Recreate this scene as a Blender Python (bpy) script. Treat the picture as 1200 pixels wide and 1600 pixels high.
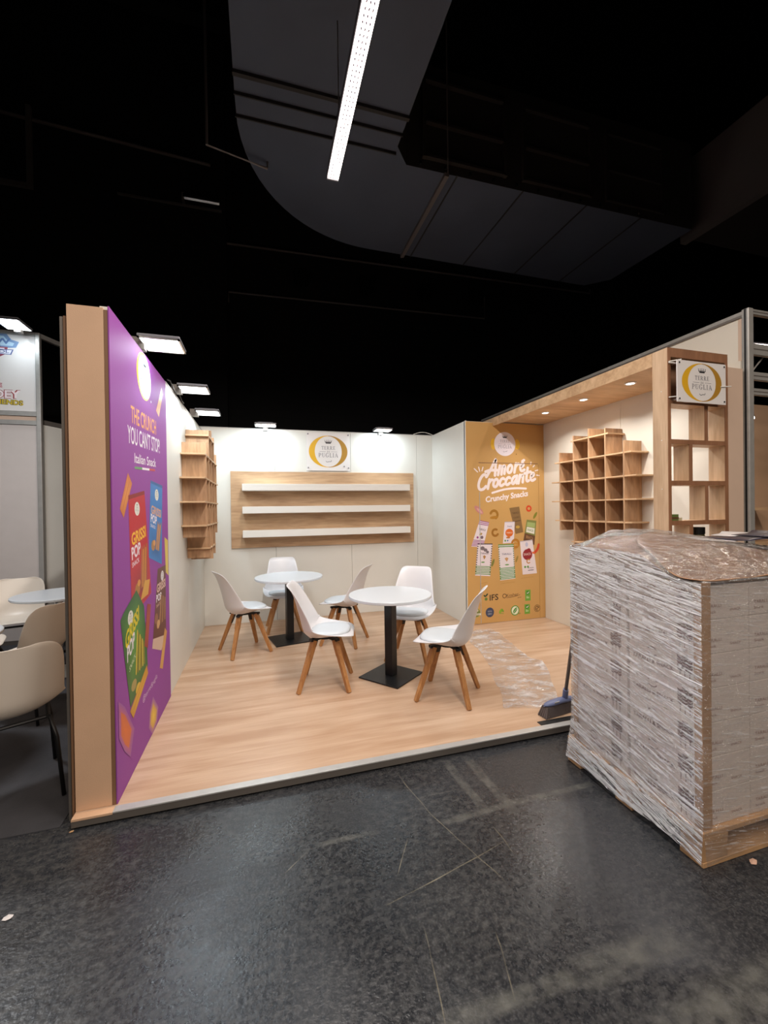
import bpy, bmesh, math, random
from mathutils import Vector, Matrix, noise
for o in list(bpy.data.objects): bpy.data.objects.remove(o)
SC = bpy.context.scene
COL = SC.collection
PI = math.pi

# ---------------------------------------------------------------- camera
CAM_F, CAM_YAW, CAM_PITCH, CAM_ROLL, CAM_H = 648.263, 0.28555, 0.00659, 0.014203, 1.48385
def camera():
    cy, sy = math.cos(CAM_YAW), math.sin(CAM_YAW)
    f = Vector((sy*math.cos(CAM_PITCH), cy*math.cos(CAM_PITCH), -math.sin(CAM_PITCH)))
    r = Vector((cy, -sy, 0)); d = f.cross(r)
    c, s = math.cos(CAM_ROLL), math.sin(CAM_ROLL)
    r2 = r*c + d*s; d2 = d*c - r*s
    cam = bpy.data.cameras.new('camera')
    cam.sensor_fit = 'HORIZONTAL'; cam.sensor_width = 36; cam.lens = CAM_F/1200*36
    cam.clip_start = 0.05; cam.clip_end = 200
    o = bpy.data.objects.new('camera', cam); COL.objects.link(o)
    up = -d2; b = -f
    o.matrix_world = Matrix(((r2.x, up.x, b.x, 0), (r2.y, up.y, b.y, 0), (r2.z, up.z, b.z, CAM_H), (0, 0, 0, 1)))
    SC.camera = o
camera()

# ---------------------------------------------------------------- light
SC.view_settings.view_transform = 'Standard'; SC.view_settings.look = 'None'
SC.view_settings.gamma = 1; SC.view_settings.use_curve_mapping = False
SC.view_settings.exposure = 0.0
SC.cycles.max_bounces = 8; SC.cycles.transparent_max_bounces = 12
SC.cycles.use_denoising = True
SC.cycles.sample_clamp_indirect = 4.0
W = bpy.data.worlds.new('world'); SC.world = W; W.use_nodes = True
W.node_tree.nodes['Background'].inputs[0].default_value = (0.95, 0.9, 1.0, 1)
W.node_tree.nodes['Background'].inputs[1].default_value = 0.02
FLOOD_W, SPOT_W, TUBE_W, HALL_W = 7.5, 6.0, 120.0, 98.0

def lin(c):
    c = c/255.0
    return c/12.92 if c <= 0.04045 else ((c+0.055)/1.055)**2.4
def rgb(r, g, b): return (lin(r), lin(g), lin(b), 1.0)

def area(name, loc, size, power, color=(1, 1, 1), rot=(0, 0, 0), parent=None, spread=PI):
    l = bpy.data.lights.new(name, 'AREA'); l.shape = 'ELLIPSE' if name == 'spot_lamp' else 'RECTANGLE'
    l.size, l.size_y = size; l.energy = power; l.color = color; l.spread = spread
    o = bpy.data.objects.new(name, l); COL.objects.link(o)
    o.location = loc; o.rotation_euler = rot
    if parent:
        o.parent = parent; o.location = Vector(loc) - Vector(parent['org'])
    return o
# the rows of hall tube lights behind and beside the photographer (warm)
for hx, hy, hp in ((0.6, -1.2, 1.0), (3.6, -1.0, 1.0), (-2.6, -1.2, 0.8), (0.6, -5.2, 0.8), (5.0, -4.8, 0.8)):
    area('hall_tube_lamp', (hx, hy, 4.3), (0.12, 2.6), HALL_W*hp, (1.0, 0.86, 0.74))

# ---------------------------------------------------------------- materials
MATS = {}
def mat(name, color, rough=0.5, metal=0.0, bump=0.0, bscale=60, var=0.0, vscale=8, spec=0.5, coat=0.0, emit=None, estr=0):
    if name in MATS: return MATS[name]
    m = bpy.data.materials.new(name); m.use_nodes = True; MATS[name] = m
    nt = m.node_tree; N = nt.nodes; L = nt.links; p = N['Principled BSDF']
    p.inputs['Base Color'].default_value = color
    p.inputs['Roughness'].default_value = rough; p.inputs['Metallic'].default_value = metal
    p.inputs['Specular IOR Level'].default_value = spec; p.inputs['Coat Weight'].default_value = coat
    if emit:
        p.inputs['Emission Color'].default_value = emit; p.inputs['Emission Strength'].default_value = estr
    tc = N.new('ShaderNodeTexCoord')
    if var > 0:
        n = N.new('ShaderNodeTexNoise'); n.inputs['Scale'].default_value = vscale; n.inputs['Detail'].default_value = 5
        L.new(tc.outputs['Object'], n.inputs['Vector'])
        r = N.new('ShaderNodeMapRange'); r.inputs[1].default_value = .3; r.inputs[2].default_value = .7
        r.inputs[3].default_value = 1-var; r.inputs[4].default_value = 1+var*.5
        L.new(n.outputs[0], r.inputs[0])
        mx = N.new('ShaderNodeVectorMath'); mx.operation = 'SCALE'; mx.inputs[0].default_value = color[:3]
        L.new(r.outputs[0], mx.inputs['Scale']); L.new(mx.outputs[0], p.inputs['Base Color'])
    if bump > 0:
        n = N.new('ShaderNodeTexNoise'); n.inputs['Scale'].default_value = bscale; n.inputs['Detail'].default_value = 4
        L.new(tc.outputs['Object'], n.inputs['Vector'])
        b = N.new('ShaderNodeBump'); b.inputs['Strength'].default_value = bump; b.inputs['Distance'].default_value = .004
        L.new(n.outputs[0], b.inputs['Height']); L.new(b.outputs[0], p.inputs['Normal'])
    return m

def wood(name, light, dark, scale=(1, 14, 14), rough=0.5, contrast=1.0, coord='Object', fine=1.0, spec=0.4):
    """streaky timber: noise squeezed along the grain (scale is small along it)"""
    m = bpy.data.materials.new(name); m.use_nodes = True; MATS[name] = m
    nt = m.node_tree; N = nt.nodes; L = nt.links; p = N['Principled BSDF']
    p.inputs['Roughness'].default_value = rough; p.inputs['Specular IOR Level'].default_value = spec
    tc = N.new('ShaderNodeTexCoord'); mp = N.new('ShaderNodeMapping'); mp.inputs['Scale'].default_value = scale
    L.new(tc.outputs[coord], mp.inputs[0])
    n1 = N.new('ShaderNodeTexNoise'); n1.inputs['Scale'].default_value = 1.0; n1.inputs['Detail'].default_value = 6; n1.inputs['Distortion'].default_value = .8
    n2 = N.new('ShaderNodeTexNoise'); n2.inputs['Scale'].default_value = 6.0*fine; n2.inputs['Detail'].default_value = 3
    L.new(mp.outputs[0], n1.inputs['Vector']); L.new(mp.outputs[0], n2.inputs['Vector'])
    a = N.new('ShaderNodeMath'); a.operation = 'MULTIPLY_ADD'; a.inputs[1].default_value = .45
    L.new(n2.outputs[0], a.inputs[0]); L.new(n1.outputs[0], a.inputs[2])
    cr = N.new('ShaderNodeValToRGB'); cr.color_ramp.elements[0].position = .72-.25*contrast; cr.color_ramp.elements[1].position = .72+.2*contrast
    cr.color_ramp.elements[0].color = dark; cr.color_ramp.elements[1].color = light
    L.new(a.outputs[0], cr.inputs[0]); L.new(cr.outputs[0], p.inputs['Base Color'])
    b = N.new('ShaderNodeBump'); b.inputs['Strength'].default_value = .12; b.inputs['Distance'].default_value = .002
    L.new(a.outputs[0], b.inputs['Height']); L.new(b.outputs[0], p.inputs['Normal'])
    return m

def attr_mat(name='print_ink', rough=.45):
    m = bpy.data.materials.new(name); m.use_nodes = True
    p = m.node_tree.nodes['Principled BSDF']; p.inputs['Roughness'].default_value = rough
    a = m.node_tree.nodes.new('ShaderNodeAttribute'); a.attribute_name = 'ink'
    m.node_tree.links.new(a.outputs['Color'], p.inputs['Base Color'])
    return m

M = dict(
    wall=mat('white_panel', rgb(220, 219, 212), .45, var=.02, vscale=3),
    wall_r=mat('white_panel_cream', rgb(224, 217, 204), .5, var=.02, vscale=3),
    beige=mat('beige_panel', rgb(214, 176, 144), .55, bump=.15, bscale=220, var=.05, vscale=5),
    greyp=mat('pale_grey_panel', rgb(196, 188, 184), .5, var=.03),
    cream=mat('pinkish_cream_panel', rgb(206, 180, 160), .5, var=.03),
    brown_edge=mat('brown_panel_edge', rgb(130, 96, 70), .6),
    alu=mat('aluminium', rgb(168, 166, 162), .38, metal=.3, spec=.5, var=.08, vscale=20),
    alu_l=mat('pale_aluminium_strip', rgb(190, 190, 188), .35, metal=.35, var=.06, vscale=20),
    alu_d=mat('dull_aluminium', rgb(118, 112, 106), .5, metal=.5),
    black=mat('black_metal', rgb(24, 25, 27), .4, metal=.2, bump=.1, bscale=300),
    blackp=mat('black_plastic', rgb(16, 16, 17), .45),
    hallwall=mat('black_hall_wall', rgb(13, 12, 12), .8, var=.4, vscale=.7),
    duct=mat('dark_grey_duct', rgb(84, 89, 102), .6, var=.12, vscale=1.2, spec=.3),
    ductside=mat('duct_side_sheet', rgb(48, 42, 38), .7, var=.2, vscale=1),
    pipe=mat('dark_steel_pipe', rgb(128, 118, 114), .5, metal=.4),
    ceil=mat('black_ceiling', rgb(14, 13, 14), .9, var=.4, vscale=.5),
    shell=mat('white_moulded_plastic', rgb(220, 219, 222), .32, spec=.5),
    shell_w=mat('cream_moulded_plastic', rgb(226, 216, 203), .38),
    cushion=mat('white_leatherette', rgb(204, 211, 217), .4, bump=.15, bscale=90),
    top=mat('white_laminate_top', rgb(212, 218, 224), .22),
    white=mat('white_lacquer', rgb(232, 229, 222), .4),
    acrylic=mat('white_acrylic', rgb(228, 224, 222), .25, coat=.3),
    steel=mat('polished_steel', rgb(200, 200, 200), .22, metal=1.0),
    carton=mat('white_printed_board', rgb(216, 206, 200), .7, bump=.1, bscale=150, var=.05),
    kraft=mat('brown_cardboard', rgb(140, 104, 76), .7, bump=.5, bscale=30, var=.2, vscale=7),
    kraft2=mat('cardboard_edge_board', rgb(176, 140, 106), .7, var=.12, vscale=12),
    palletw=mat('raw_pallet_wood', rgb(190, 150, 108), .8, bump=.3, bscale=50, var=.2, vscale=9),
    paper=mat('glossy_paper', rgb(215, 210, 208), .3),
    paperd=mat('dark_printed_paper', rgb(48, 44, 56), .3),
    broom=mat('slate_blue_plastic', rgb(104, 114, 150), .45),
    bristle=mat('dark_bristle', rgb(92, 82, 80), .9, bump=.8, bscale=200),
    grey=mat('grey_plastic', rgb(120, 120, 126), .45),
    rubber=mat('black_rubber', rgb(22, 20, 20), .7),
    purple=mat('purple_banner_print', rgb(148, 78, 158), .6, bump=.05, bscale=12, spec=.2),
    gold=mat('gold_banner_print', rgb(200, 157, 96), .45, bump=.06, bscale=9, spec=.4),
    led=mat('led_glass', (1, 1, 1, 1), .3, emit=(.93, .97, 1, 1), estr=9),
    ledw=mat('warm_led_strip', (1, 1, 1, 1), .3, emit=(1, .86, .78, 1), estr=9),
    spotg=mat('spot_glass', (1, 1, 1, 1), .3, emit=(1, .98, .95, 1), estr=7),
    jar=mat('olive_jar', rgb(70, 66, 40), .25), lidm=mat('black_lid', rgb(14, 14, 14), .35),
    jarlab=mat('pale_jar_label', rgb(190, 180, 150), .5),
)
M['oak'] = wood('pale_oak_board', rgb(212, 178, 140), rgb(180, 144, 108), (1.2, 9, 9), .5, .9)
M['oak_x'] = wood('oak_board_cross_grain', rgb(204, 170, 134), rgb(164, 128, 96), (1.0, 10, 10), .5, .9)
M['oak_v'] = wood('oak_board_upright_grain', rgb(212, 182, 150), rgb(182, 150, 118), (11, 11, 1.2), .5, .9)
M['shelfwood'] = wood('light_brown_shelf_board', rgb(196, 158, 122), rgb(150, 114, 84), (9, 9, 1.5), .55, .9)
M['shelfedge'] = wood('brown_mdf_front', rgb(150, 106, 76), rgb(126, 86, 60), (6, 6, 1.5), .6, .8)
M['leg'] = wood('oiled_beech_leg', rgb(190, 138, 86), rgb(152, 102, 58), (30, 30, 2), .45, 1.0)
INK = attr_mat()

def nodes_new(name):
    m = bpy.data.materials.new(name); m.use_nodes = True
    return m, m.node_tree.nodes, m.node_tree.links, m.node_tree.nodes['Principled BSDF']

def laminate():
    """pale oak laminate of the raised floor, long streaks running across the stand"""
    m, N, L, p = nodes_new('oak_laminate_floor')
    tc = N.new('ShaderNodeTexCoord')
    mp = N.new('ShaderNodeMapping'); mp.inputs['Scale'].default_value = (.9, 9, 1); L.new(tc.outputs['Object'], mp.inputs[0])
    n1 = N.new('ShaderNodeTexNoise'); n1.inputs['Scale'].default_value = 1.2; n1.inputs['Detail'].default_value = 7; n1.inputs['Distortion'].default_value = .5
    L.new(mp.outputs[0], n1.inputs['Vector'])
    mp2 = N.new('ShaderNodeMapping'); mp2.inputs['Scale'].default_value = (3, 60, 1); L.new(tc.outputs['Object'], mp2.inputs[0])
    n2 = N.new('ShaderNodeTexNoise'); n2.inputs['Scale'].default_value = 1.5; n2.inputs['Detail'].default_value = 4
    L.new(mp2.outputs[0], n2.inputs['Vector'])
    a = N.new('ShaderNodeMath'); a.operation = 'MULTIPLY_ADD'; a.inputs[1].default_value = .3
    L.new(n2.outputs[0], a.inputs[0]); L.new(n1.outputs[0], a.inputs[2])
    cr = N.new('ShaderNodeValToRGB'); e = cr.color_ramp.elements
    e[0].position = .5; e[0].color = rgb(178, 144, 116); e[1].position = .85; e[1].color = rgb(204, 175, 149)
    L.new(a.outputs[0], cr.inputs[0]); L.new(cr.outputs[0], p.inputs['Base Color'])
    p.inputs['Roughness'].default_value = .33; p.inputs['Specular IOR Level'].default_value = .45
    return m
M['laminate'] = laminate()

def hall_floor():
    """worn black hall floor: dusty patches, tyre bands, scratches"""
    m, N, L, p = nodes_new('worn_black_floor')
    tc = N.new('ShaderNodeTexCoord'); co = tc.outputs['Object']
    def tex(scale, detail=5, sc=(1, 1, 1), rot=0, dist=0.0):
        mp = N.new('ShaderNodeMapping'); mp.inputs['Scale'].default_value = sc; mp.inputs['Rotation'].default_value = (0, 0, rot)
        L.new(co, mp.inputs[0]); n = N.new('ShaderNodeTexNoise'); n.inputs['Scale'].default_value = scale
        n.inputs['Detail'].default_value = detail; n.inputs['Distortion'].default_value = dist
        L.new(mp.outputs[0], n.inputs['Vector']); return n.outputs[0]
    def mr(src, a, b, c=0, d=1):
        r = N.new('ShaderNodeMapRange'); r.inputs[1].default_value = a; r.inputs[2].default_value = b
        r.inputs[3].default_value = c; r.inputs[4].default_value = d; L.new(src, r.inputs[0]); return r.outputs[0]
    def op(o, a, b):
        q = N.new('ShaderNodeMath'); q.operation = o
        for i, v in ((0, a), (1, b)):
            if isinstance(v, (int, float)): q.inputs[i].default_value = v
            else: L.new(v, q.inputs[i])
        return q.outputs[0]
    sep = N.new('ShaderNodeSeparateXYZ'); L.new(co, sep.inputs[0])
    wob = op('MULTIPLY', op('SUBTRACT', tex(2.2, 2), .5), .06)
    X = op('ADD', sep.outputs[0], wob); Y = op('ADD', sep.outputs[1], op('MULTIPLY', wob, .6))
    def line(p0, p1, w, soft):
        dx, dy = p1[0]-p0[0], p1[1]-p0[1]; ln = math.hypot(dx, dy); dx /= ln; dy /= ln
        ax = op('SUBTRACT', X, p0[0]); ay = op('SUBTRACT', Y, p0[1])
        t = op('ADD', op('MULTIPLY', ax, dx), op('MULTIPLY', ay, dy))
        s = op('ABSOLUTE', op('SUBTRACT', op('MULTIPLY', ax, -dy), op('MULTIPLY', ay, -dx)), 0)
        inside = op('MULTIPLY', mr(t, -.02, .02), mr(t, ln-.02, ln+.04, 1, 0))
        return op('MULTIPLY', inside, mr(s, w, w+soft, 1, 0))
    dust = mr(tex(1.1, 9, dist=.25), .45, .75)
    fine = mr(tex(45, 4), .45, .75)
    speck = mr(tex(95, 3), .62, .72)
    scr1 = mr(tex(5, 3, (.35, 26, 1), .5, .5), .68, .76); scr2 = mr(tex(5, 3, (24, .4, 1), .35, .6), .69, .78)
    gate = mr(tex(1.9, 3), .48, .62)
    scr = op('MULTIPLY', op('MAXIMUM', scr1, scr2), gate)
    band = 0.0
    for a in [((.81, 1.80), (1.65, 1.82), .012, .012), ((1.02, 2.22), (1.02, 1.85), .018, .012), ((1.15, 2.22), (1.15, 1.77), .018, .015),
              ((.48, 1.10), (.93, 1.08), .014, .02), ((.93, 1.08), (1.33, 1.08), .02, .04), ((.22, 1.84), (.45, 1.84), .008, .01),
              ((-1.6, 1.45), (-.9, 1.6), .02, .05), ((.5, .85), (2.3, .93), .03, .05)]:
        l = line(*a); band = l if band == 0.0 else op('MAXIMUM', band, l)
    thin = 0.0
    for a in [((.44, 1.49), (.96, 1.60), .0012, .002), ((.70, 2.2), (.77, 1.87), .0010, .0018), ((.77, 1.87), (.89, 1.47), .0010, .0018), ((1.0, 1.69), (1.0, 1.57), .0010, .0018),
              ((.76, 1.27), (.72, 1.12), .0010, .0018), ((.53, 1.36), (.49, 1.11), .0010, .0018), ((.08, 1.75), (.15, 1.81), .0010, .0018), ((.6, 1.75), (.52, 1.62), .0010, .0018)]:
        l = line(*a); thin = l if thin == 0.0 else op('MAXIMUM', thin, l)
    dark = op('MAXIMUM', line((-.35, 1.77), (.12, 1.81), .022, .02), line((-.3, 1.57), (.02, 1.59), .022, .02))
    dark = op('MAXIMUM', dark, line((.16, 1.0), (.30, 1.34), .003, .004))
    haze = line((1.45, 1.75), (1.28, 1.0), .03, .26)
    def mix(a, b, f):
        q = N.new('ShaderNodeMix'); q.data_type = 'RGBA'
        for i, v in ((6, a), (7, b)):
            if isinstance(v, tuple): q.inputs[i].default_value = v
            else: L.new(v, q.inputs[i])
        if isinstance(f, (int, float)): q.inputs[0].default_value = f
        else: L.new(f, q.inputs[0])
        return q.outputs[2]
    c = mix(rgb(25, 27, 31), rgb(48, 52, 58), op('MULTIPLY', dust, .8))
    c = mix(c, rgb(86, 84, 82), op('MULTIPLY', fine, .28))
    c = mix(c, rgb(70, 72, 76), op('MULTIPLY', haze, .5))
    c = mix(c, rgb(104, 104, 98), op('MULTIPLY', op('MULTIPLY', band, mr(tex(16, 5), .3, .65)), .55))
    c = mix(c, rgb(22, 22, 24), op('MULTIPLY', dark, .6))
    mott = op('MULTIPLY', mr(tex(22, 10, (1, 1.6, 1), .2, 0), .45, .75), mr(tex(1.7, 3), .35, .7))
    c = mix(c, rgb(92, 92, 90), op('MULTIPLY', mott, .6))
    grain = mr(tex(120, 3), .5, .7)
    c = mix(c, rgb(96, 96, 98), op('MULTIPLY', grain, .3))
    c = mix(c, rgb(120, 116, 108), op('MULTIPLY', scr, .5))
    c = mix(c, rgb(150, 148, 140), op('MULTIPLY', op('MULTIPLY', speck, dust), .35))
    c = mix(c, rgb(176, 166, 138), op('MULTIPLY', op('MULTIPLY', thin, mr(tex(9, 6), .3, .7)), .42))
    L.new(c, p.inputs['Base Color'])
    rg = op('ADD', mr(tex(2.2, 3), .35, .65, .20, .34), op('MULTIPLY', fine, .12))
    L.new(rg, p.inputs['Roughness']); p.inputs['Specular IOR Level'].default_value = .5
    b = N.new('ShaderNodeBump'); b.inputs['Strength'].default_value = .3; b.inputs['Distance'].default_value = .005
    L.new(op('ADD', tex(70, 5), op('MULTIPLY', tex(5, 2), 1.5)), b.inputs['Height']); L.new(b.outputs[0], p.inputs['Normal'])
    return m
M['floor'] = hall_floor()
M['carpet'] = mat('dark_grey_carpet', rgb(62, 62, 66), .85, bump=.5, bscale=120, var=.2, vscale=6)

def brick_wall_mat():
    m, N, L, p = nodes_new('black_painted_block_wall')
    tc = N.new('ShaderNodeTexCoord'); mp = N.new('ShaderNodeMapping'); mp.inputs['Rotation'].default_value = (PI/2, 0, 0)
    L.new(tc.outputs['Object'], mp.inputs[0])
    b = N.new('ShaderNodeTexBrick'); b.inputs['Scale'].default_value = 1.6
    b.inputs['Color1'].default_value = rgb(13, 12, 13); b.inputs['Color2'].default_value = rgb(17, 15, 15); b.inputs['Mortar'].default_value = rgb(8, 8, 8)
    L.new(mp.outputs[0], b.inputs['Vector']); L.new(b.outputs[0], p.inputs['Base Color']); p.inputs['Roughness'].default_value = .8
    return m
M['blocks'] = brick_wall_mat()

def film_mat(name, streak_scale, rot, veil, gloss=.2, rough=.14, strength=.9, lo=.5, hi=.85, dist=.02, tint=rgb(232, 234, 238), turns=0.0):
    """clear stretch film: see-through between milky pulled streaks, crinkled gloss"""
    m, N, L, p = nodes_new(name)
    out = N['Material Output']; tc = N.new('ShaderNodeTexCoord')
    def streak(rot, sc, dist):
        mp0 = N.new('ShaderNodeMapping'); mp0.inputs['Rotation'].default_value = rot; L.new(tc.outputs['Object'], mp0.inputs[0])
        mp = N.new('ShaderNodeMapping'); mp.inputs['Scale'].default_value = sc; L.new(mp0.outputs[0], mp.inputs[0])
        n = N.new('ShaderNodeTexNoise'); n.inputs['Scale'].default_value = 1.0; n.inputs['Detail'].default_value = 5; n.inputs['Distortion'].default_value = dist
        L.new(mp.outputs[0], n.inputs['Vector']); return n.outputs[0]
    def op(o, a, b):
        q = N.new('ShaderNodeMath'); q.operation = o
        for i, v in ((0, a), (1, b)):
            if isinstance(v, (int, float)): q.inputs[i].default_value = v
            else: L.new(v, q.inputs[i])
        return q.outputs[0]
    s1 = streak(rot, streak_scale, .5)
    s2 = streak(tuple(r*.45 for r in rot), tuple(q*.8 for q in streak_scale), .4)
    s3 = streak((0, 0, 0), (30, 30, 34), 1.6)
    h = op('ADD', op('MAXIMUM', s1, s2), op('MULTIPLY', s3, .22))
    b = N.new('ShaderNodeBump'); b.inputs['Strength'].default_value = strength; b.inputs['Distance'].default_value = dist
    L.new(h, b.inputs['Height'])
    p.inputs['Base Color'].default_value = tint; p.inputs['Roughness'].default_value = .3; p.inputs['Specular IOR Level'].default_value = .8
    L.new(b.outputs[0], p.inputs['Normal'])
    tr = N.new('ShaderNodeBsdfTransparent'); tr.inputs[0].default_value = (.97, .97, .97, 1)
    gl = N.new('ShaderNodeBsdfGlossy'); gl.inputs['Roughness'].default_value = rough; L.new(b.outputs[0], gl.inputs['Normal'])
    # more turns of film lie over the foot and the head of the load
    sz = N.new('ShaderNodeSeparateXYZ'); L.new(tc.outputs['Object'], sz.inputs[0])
    def ramp(a, b):
        q = N.new('ShaderNodeMapRange'); q.interpolation_type = 'SMOOTHSTEP'
        q.inputs[1].default_value = a; q.inputs[2].default_value = b; L.new(sz.outputs[2], q.inputs[0]); return q.outputs[0]
    if turns: h2 = op('ADD', h, op('MULTIPLY', op('ADD', ramp(.24, .02), ramp(.72, 1.12)), turns))
    else: h2 = h
    r = N.new('ShaderNodeMapRange'); r.inputs[1].default_value = lo+.1; r.inputs[2].default_value = hi; r.inputs[3].default_value = veil*.2; r.inputs[4].default_value = min(1, veil*1.7)
    L.new(h2, r.inputs[0])
    m1 = N.new('ShaderNodeMixShader'); m1.inputs[0].default_value = gloss; L.new(tr.outputs[0], m1.inputs[1]); L.new(gl.outputs[0], m1.inputs[2])
    m2 = N.new('ShaderNodeMixShader'); L.new(r.outputs[0], m2.inputs[0]); L.new(m1.outputs[0], m2.inputs[1]); L.new(p.outputs[0], m2.inputs[2])
    L.new(m2.outputs[0], out.inputs[0])
    return m
M['film'] = film_mat('stretch_film', (5, 5, 130), (-.24, 0, 0), .46, .30, .08, 1.0, .56, .72, turns=.075)
M['film_f'] = film_mat('stretch_film_front', (7, 7, 130), (0, -.2, 0), .20, .26, .08, 1.0, .58, .8)
M['film_t'] = film_mat('stretch_film_top', (12, 40, 14), (0, 0, .6), .14, .40, .12, 1.0)
M['sheet'] = film_mat('thin_plastic_sheet', (5, 12, 8), (0, 0, .3), .42, .16, .2, .5)

# ---------------------------------------------------------------- mesh helpers
class B:
    """collects faces; linked as ONE mesh object by obj()"""
    def __init__(s): s.v = []; s.f = []
    def add(s, vs, fs):
        k = len(s.v); s.v += [tuple(v) for v in vs]; s.f += [tuple(i+k for i in f) for f in fs]; return s
    def box(s, x0, x1, y0, y1, z0, z1):
        return s.add([(x0, y0, z0), (x1, y0, z0), (x1, y1, z0), (x0, y1, z0), (x0, y0, z1), (x1, y0, z1), (x1, y1, z1), (x0, y1, z1)],
                     [(0, 3, 2, 1), (4, 5, 6, 7), (0, 1, 5, 4), (1, 2, 6, 5), (2, 3, 7, 6), (3, 0, 4, 7)])
    def bar(s, p, q, a, b, a2=None, b2=None, up=(0, 0, 1)):
        """square bar from p to q, a x b thick, tapering to a2 x b2"""
        p, q = Vector(p), Vector(q); d = (q-p).normalized(); u = Vector(up)
        if abs(d.dot(u)) > .99: u = Vector((1, 0, 0))
        r = d.cross(u).normalized(); u = r.cross(d).normalized()
        a2 = a if a2 is None else a2; b2 = b if b2 is None else b2
        vs = []
        for c, aa, bb in ((p, a, b), (q, a2, b2)):
            for i, j in ((-1, -1), (1, -1), (1, 1), (-1, 1)): vs.append(c + r*(i*aa/2) + u*(j*bb/2))
        return s.add(vs, [(0, 1, 2, 3), (7, 6, 5, 4), (0, 4, 5, 1), (1, 5, 6, 2), (2, 6, 7, 3), (3, 7, 4, 0)])
    def tube(s, pts, r, n=8, caps=True):
        pts = [Vector(p) for p in pts]; k = len(s.v); m = len(pts); ref = None
        rs = r if isinstance(r, (list, tuple)) else [r]*m
        for i, p in enumerate(pts):
            d = (pts[min(i+1, m-1)] - pts[max(i-1, 0)]).normalized()
            if ref is None: ref = Vector((0, 0, 1)) if abs(d.z) < .9 else Vector((1, 0, 0))
            u = (ref - d*ref.dot(d)).normalized(); ref = u; w = d.cross(u)
            for j in range(n):
                a = 2*PI*j/n; s.v.append(tuple(p + u*math.cos(a)*rs[i] + w*math.sin(a)*rs[i]))
        for i in range(m-1):
            for j in range(n):
                a, b = k+i*n+j, k+i*n+(j+1) % n; s.f.append((a, b, b+n, a+n))
        if caps: s.f.append(tuple(k+j for j in reversed(range(n)))); s.f.append(tuple(k+(m-1)*n+j for j in range(n)))
        return s
    def lathe(s, prof, c=(0, 0), n=32):
        k = len(s.v); m = len(prof)
        for r, z in prof:
            for j in range(n):
                a = 2*PI*j/n; s.v.append((c[0]+r*math.cos(a), c[1]+r*math.sin(a), z))
        for i in range(m-1):
            for j in range(n):
                a, b = k+i*n+j, k+i*n+(j+1) % n; s.f.append((a, b, b+n, a+n))
        s.f.append(tuple(k+j for j in reversed(range(n)))); s.f.append(tuple(k+(m-1)*n+j for j in range(n)))
        return s
    def prism(s, poly, z0, z1):
        n = len(poly)
        return s.add([(x, y, z0) for x, y in poly] + [(x, y, z1) for x, y in poly],
                     [tuple(reversed(range(n))), tuple(range(n, 2*n))] + [(i, (i+1) % n, n+(i+1) % n, n+i) for i in range(n)])
    def grid(s, P):
        """P[i][j] points"""
        k = len(s.v); h, w = len(P), len(P[0])
        for row in P: s.v += [tuple(q) for q in row]
        for i in range(h-1):
            for j in range(w-1):
                a = k+i*w+j; s.f.append((a, a+1, a+w+1, a+w))
        return s

def props(o, label=None, cat=None, group=None, kind=None):
    if label: o['label'] = label
    if cat: o['category'] = cat
    if group: o['group'] = group
    if kind: o['kind'] = kind
    return o
def obj(name, b, m, parent=None, bevel=0, smooth=False, subsurf=0, solid=0, org=None, **kw):
    me = bpy.data.meshes.new(name)
    if parent is not None: org = Vector(parent['org'])
    else: org = Vector(org) if org else Vector((0, 0, 0))
    me.from_pydata([tuple(Vector(v)-org) for v in b.v], [], b.f); me.update()
    me.materials.append(m)
    if smooth: me.polygons.foreach_set('use_smooth', [True]*len(me.polygons))
    o = bpy.data.objects.new(name, me); COL.objects.link(o); o['org'] = tuple(org)
    if parent is not None: o.parent = parent
    else: o.location = org
    if solid:
        q = o.modifiers.new('solid', 'SOLIDIFY'); q.thickness = solid; q.offset = 0
    if bevel:
        q = o.modifiers.new('bevel', 'BEVEL'); q.width = bevel; q.segments = 2; q.limit_method = 'ANGLE'
    if subsurf:
        q = o.modifiers.new('sub', 'SUBSURF'); q.levels = subsurf; q.render_levels = subsurf
    return props(o, **kw)
def thing(name, label, cat, loc=(0, 0, 0), group=None, kind=None):
    o = bpy.data.objects.new(name, None); COL.objects.link(o); o.location = loc; o['org'] = tuple(loc); o.empty_display_size = .1
    return props(o, label, cat, group, kind)
def struct(name, loc=(0, 0, 0)):
    return thing(name, None, None, loc, kind='structure')
def copy_tree(o, parent=None):
    c = o.copy(); COL.objects.link(c)
    if parent is not None: c.parent = parent
    for ch in list(o.children): copy_tree(ch, c)
    return c

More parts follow.
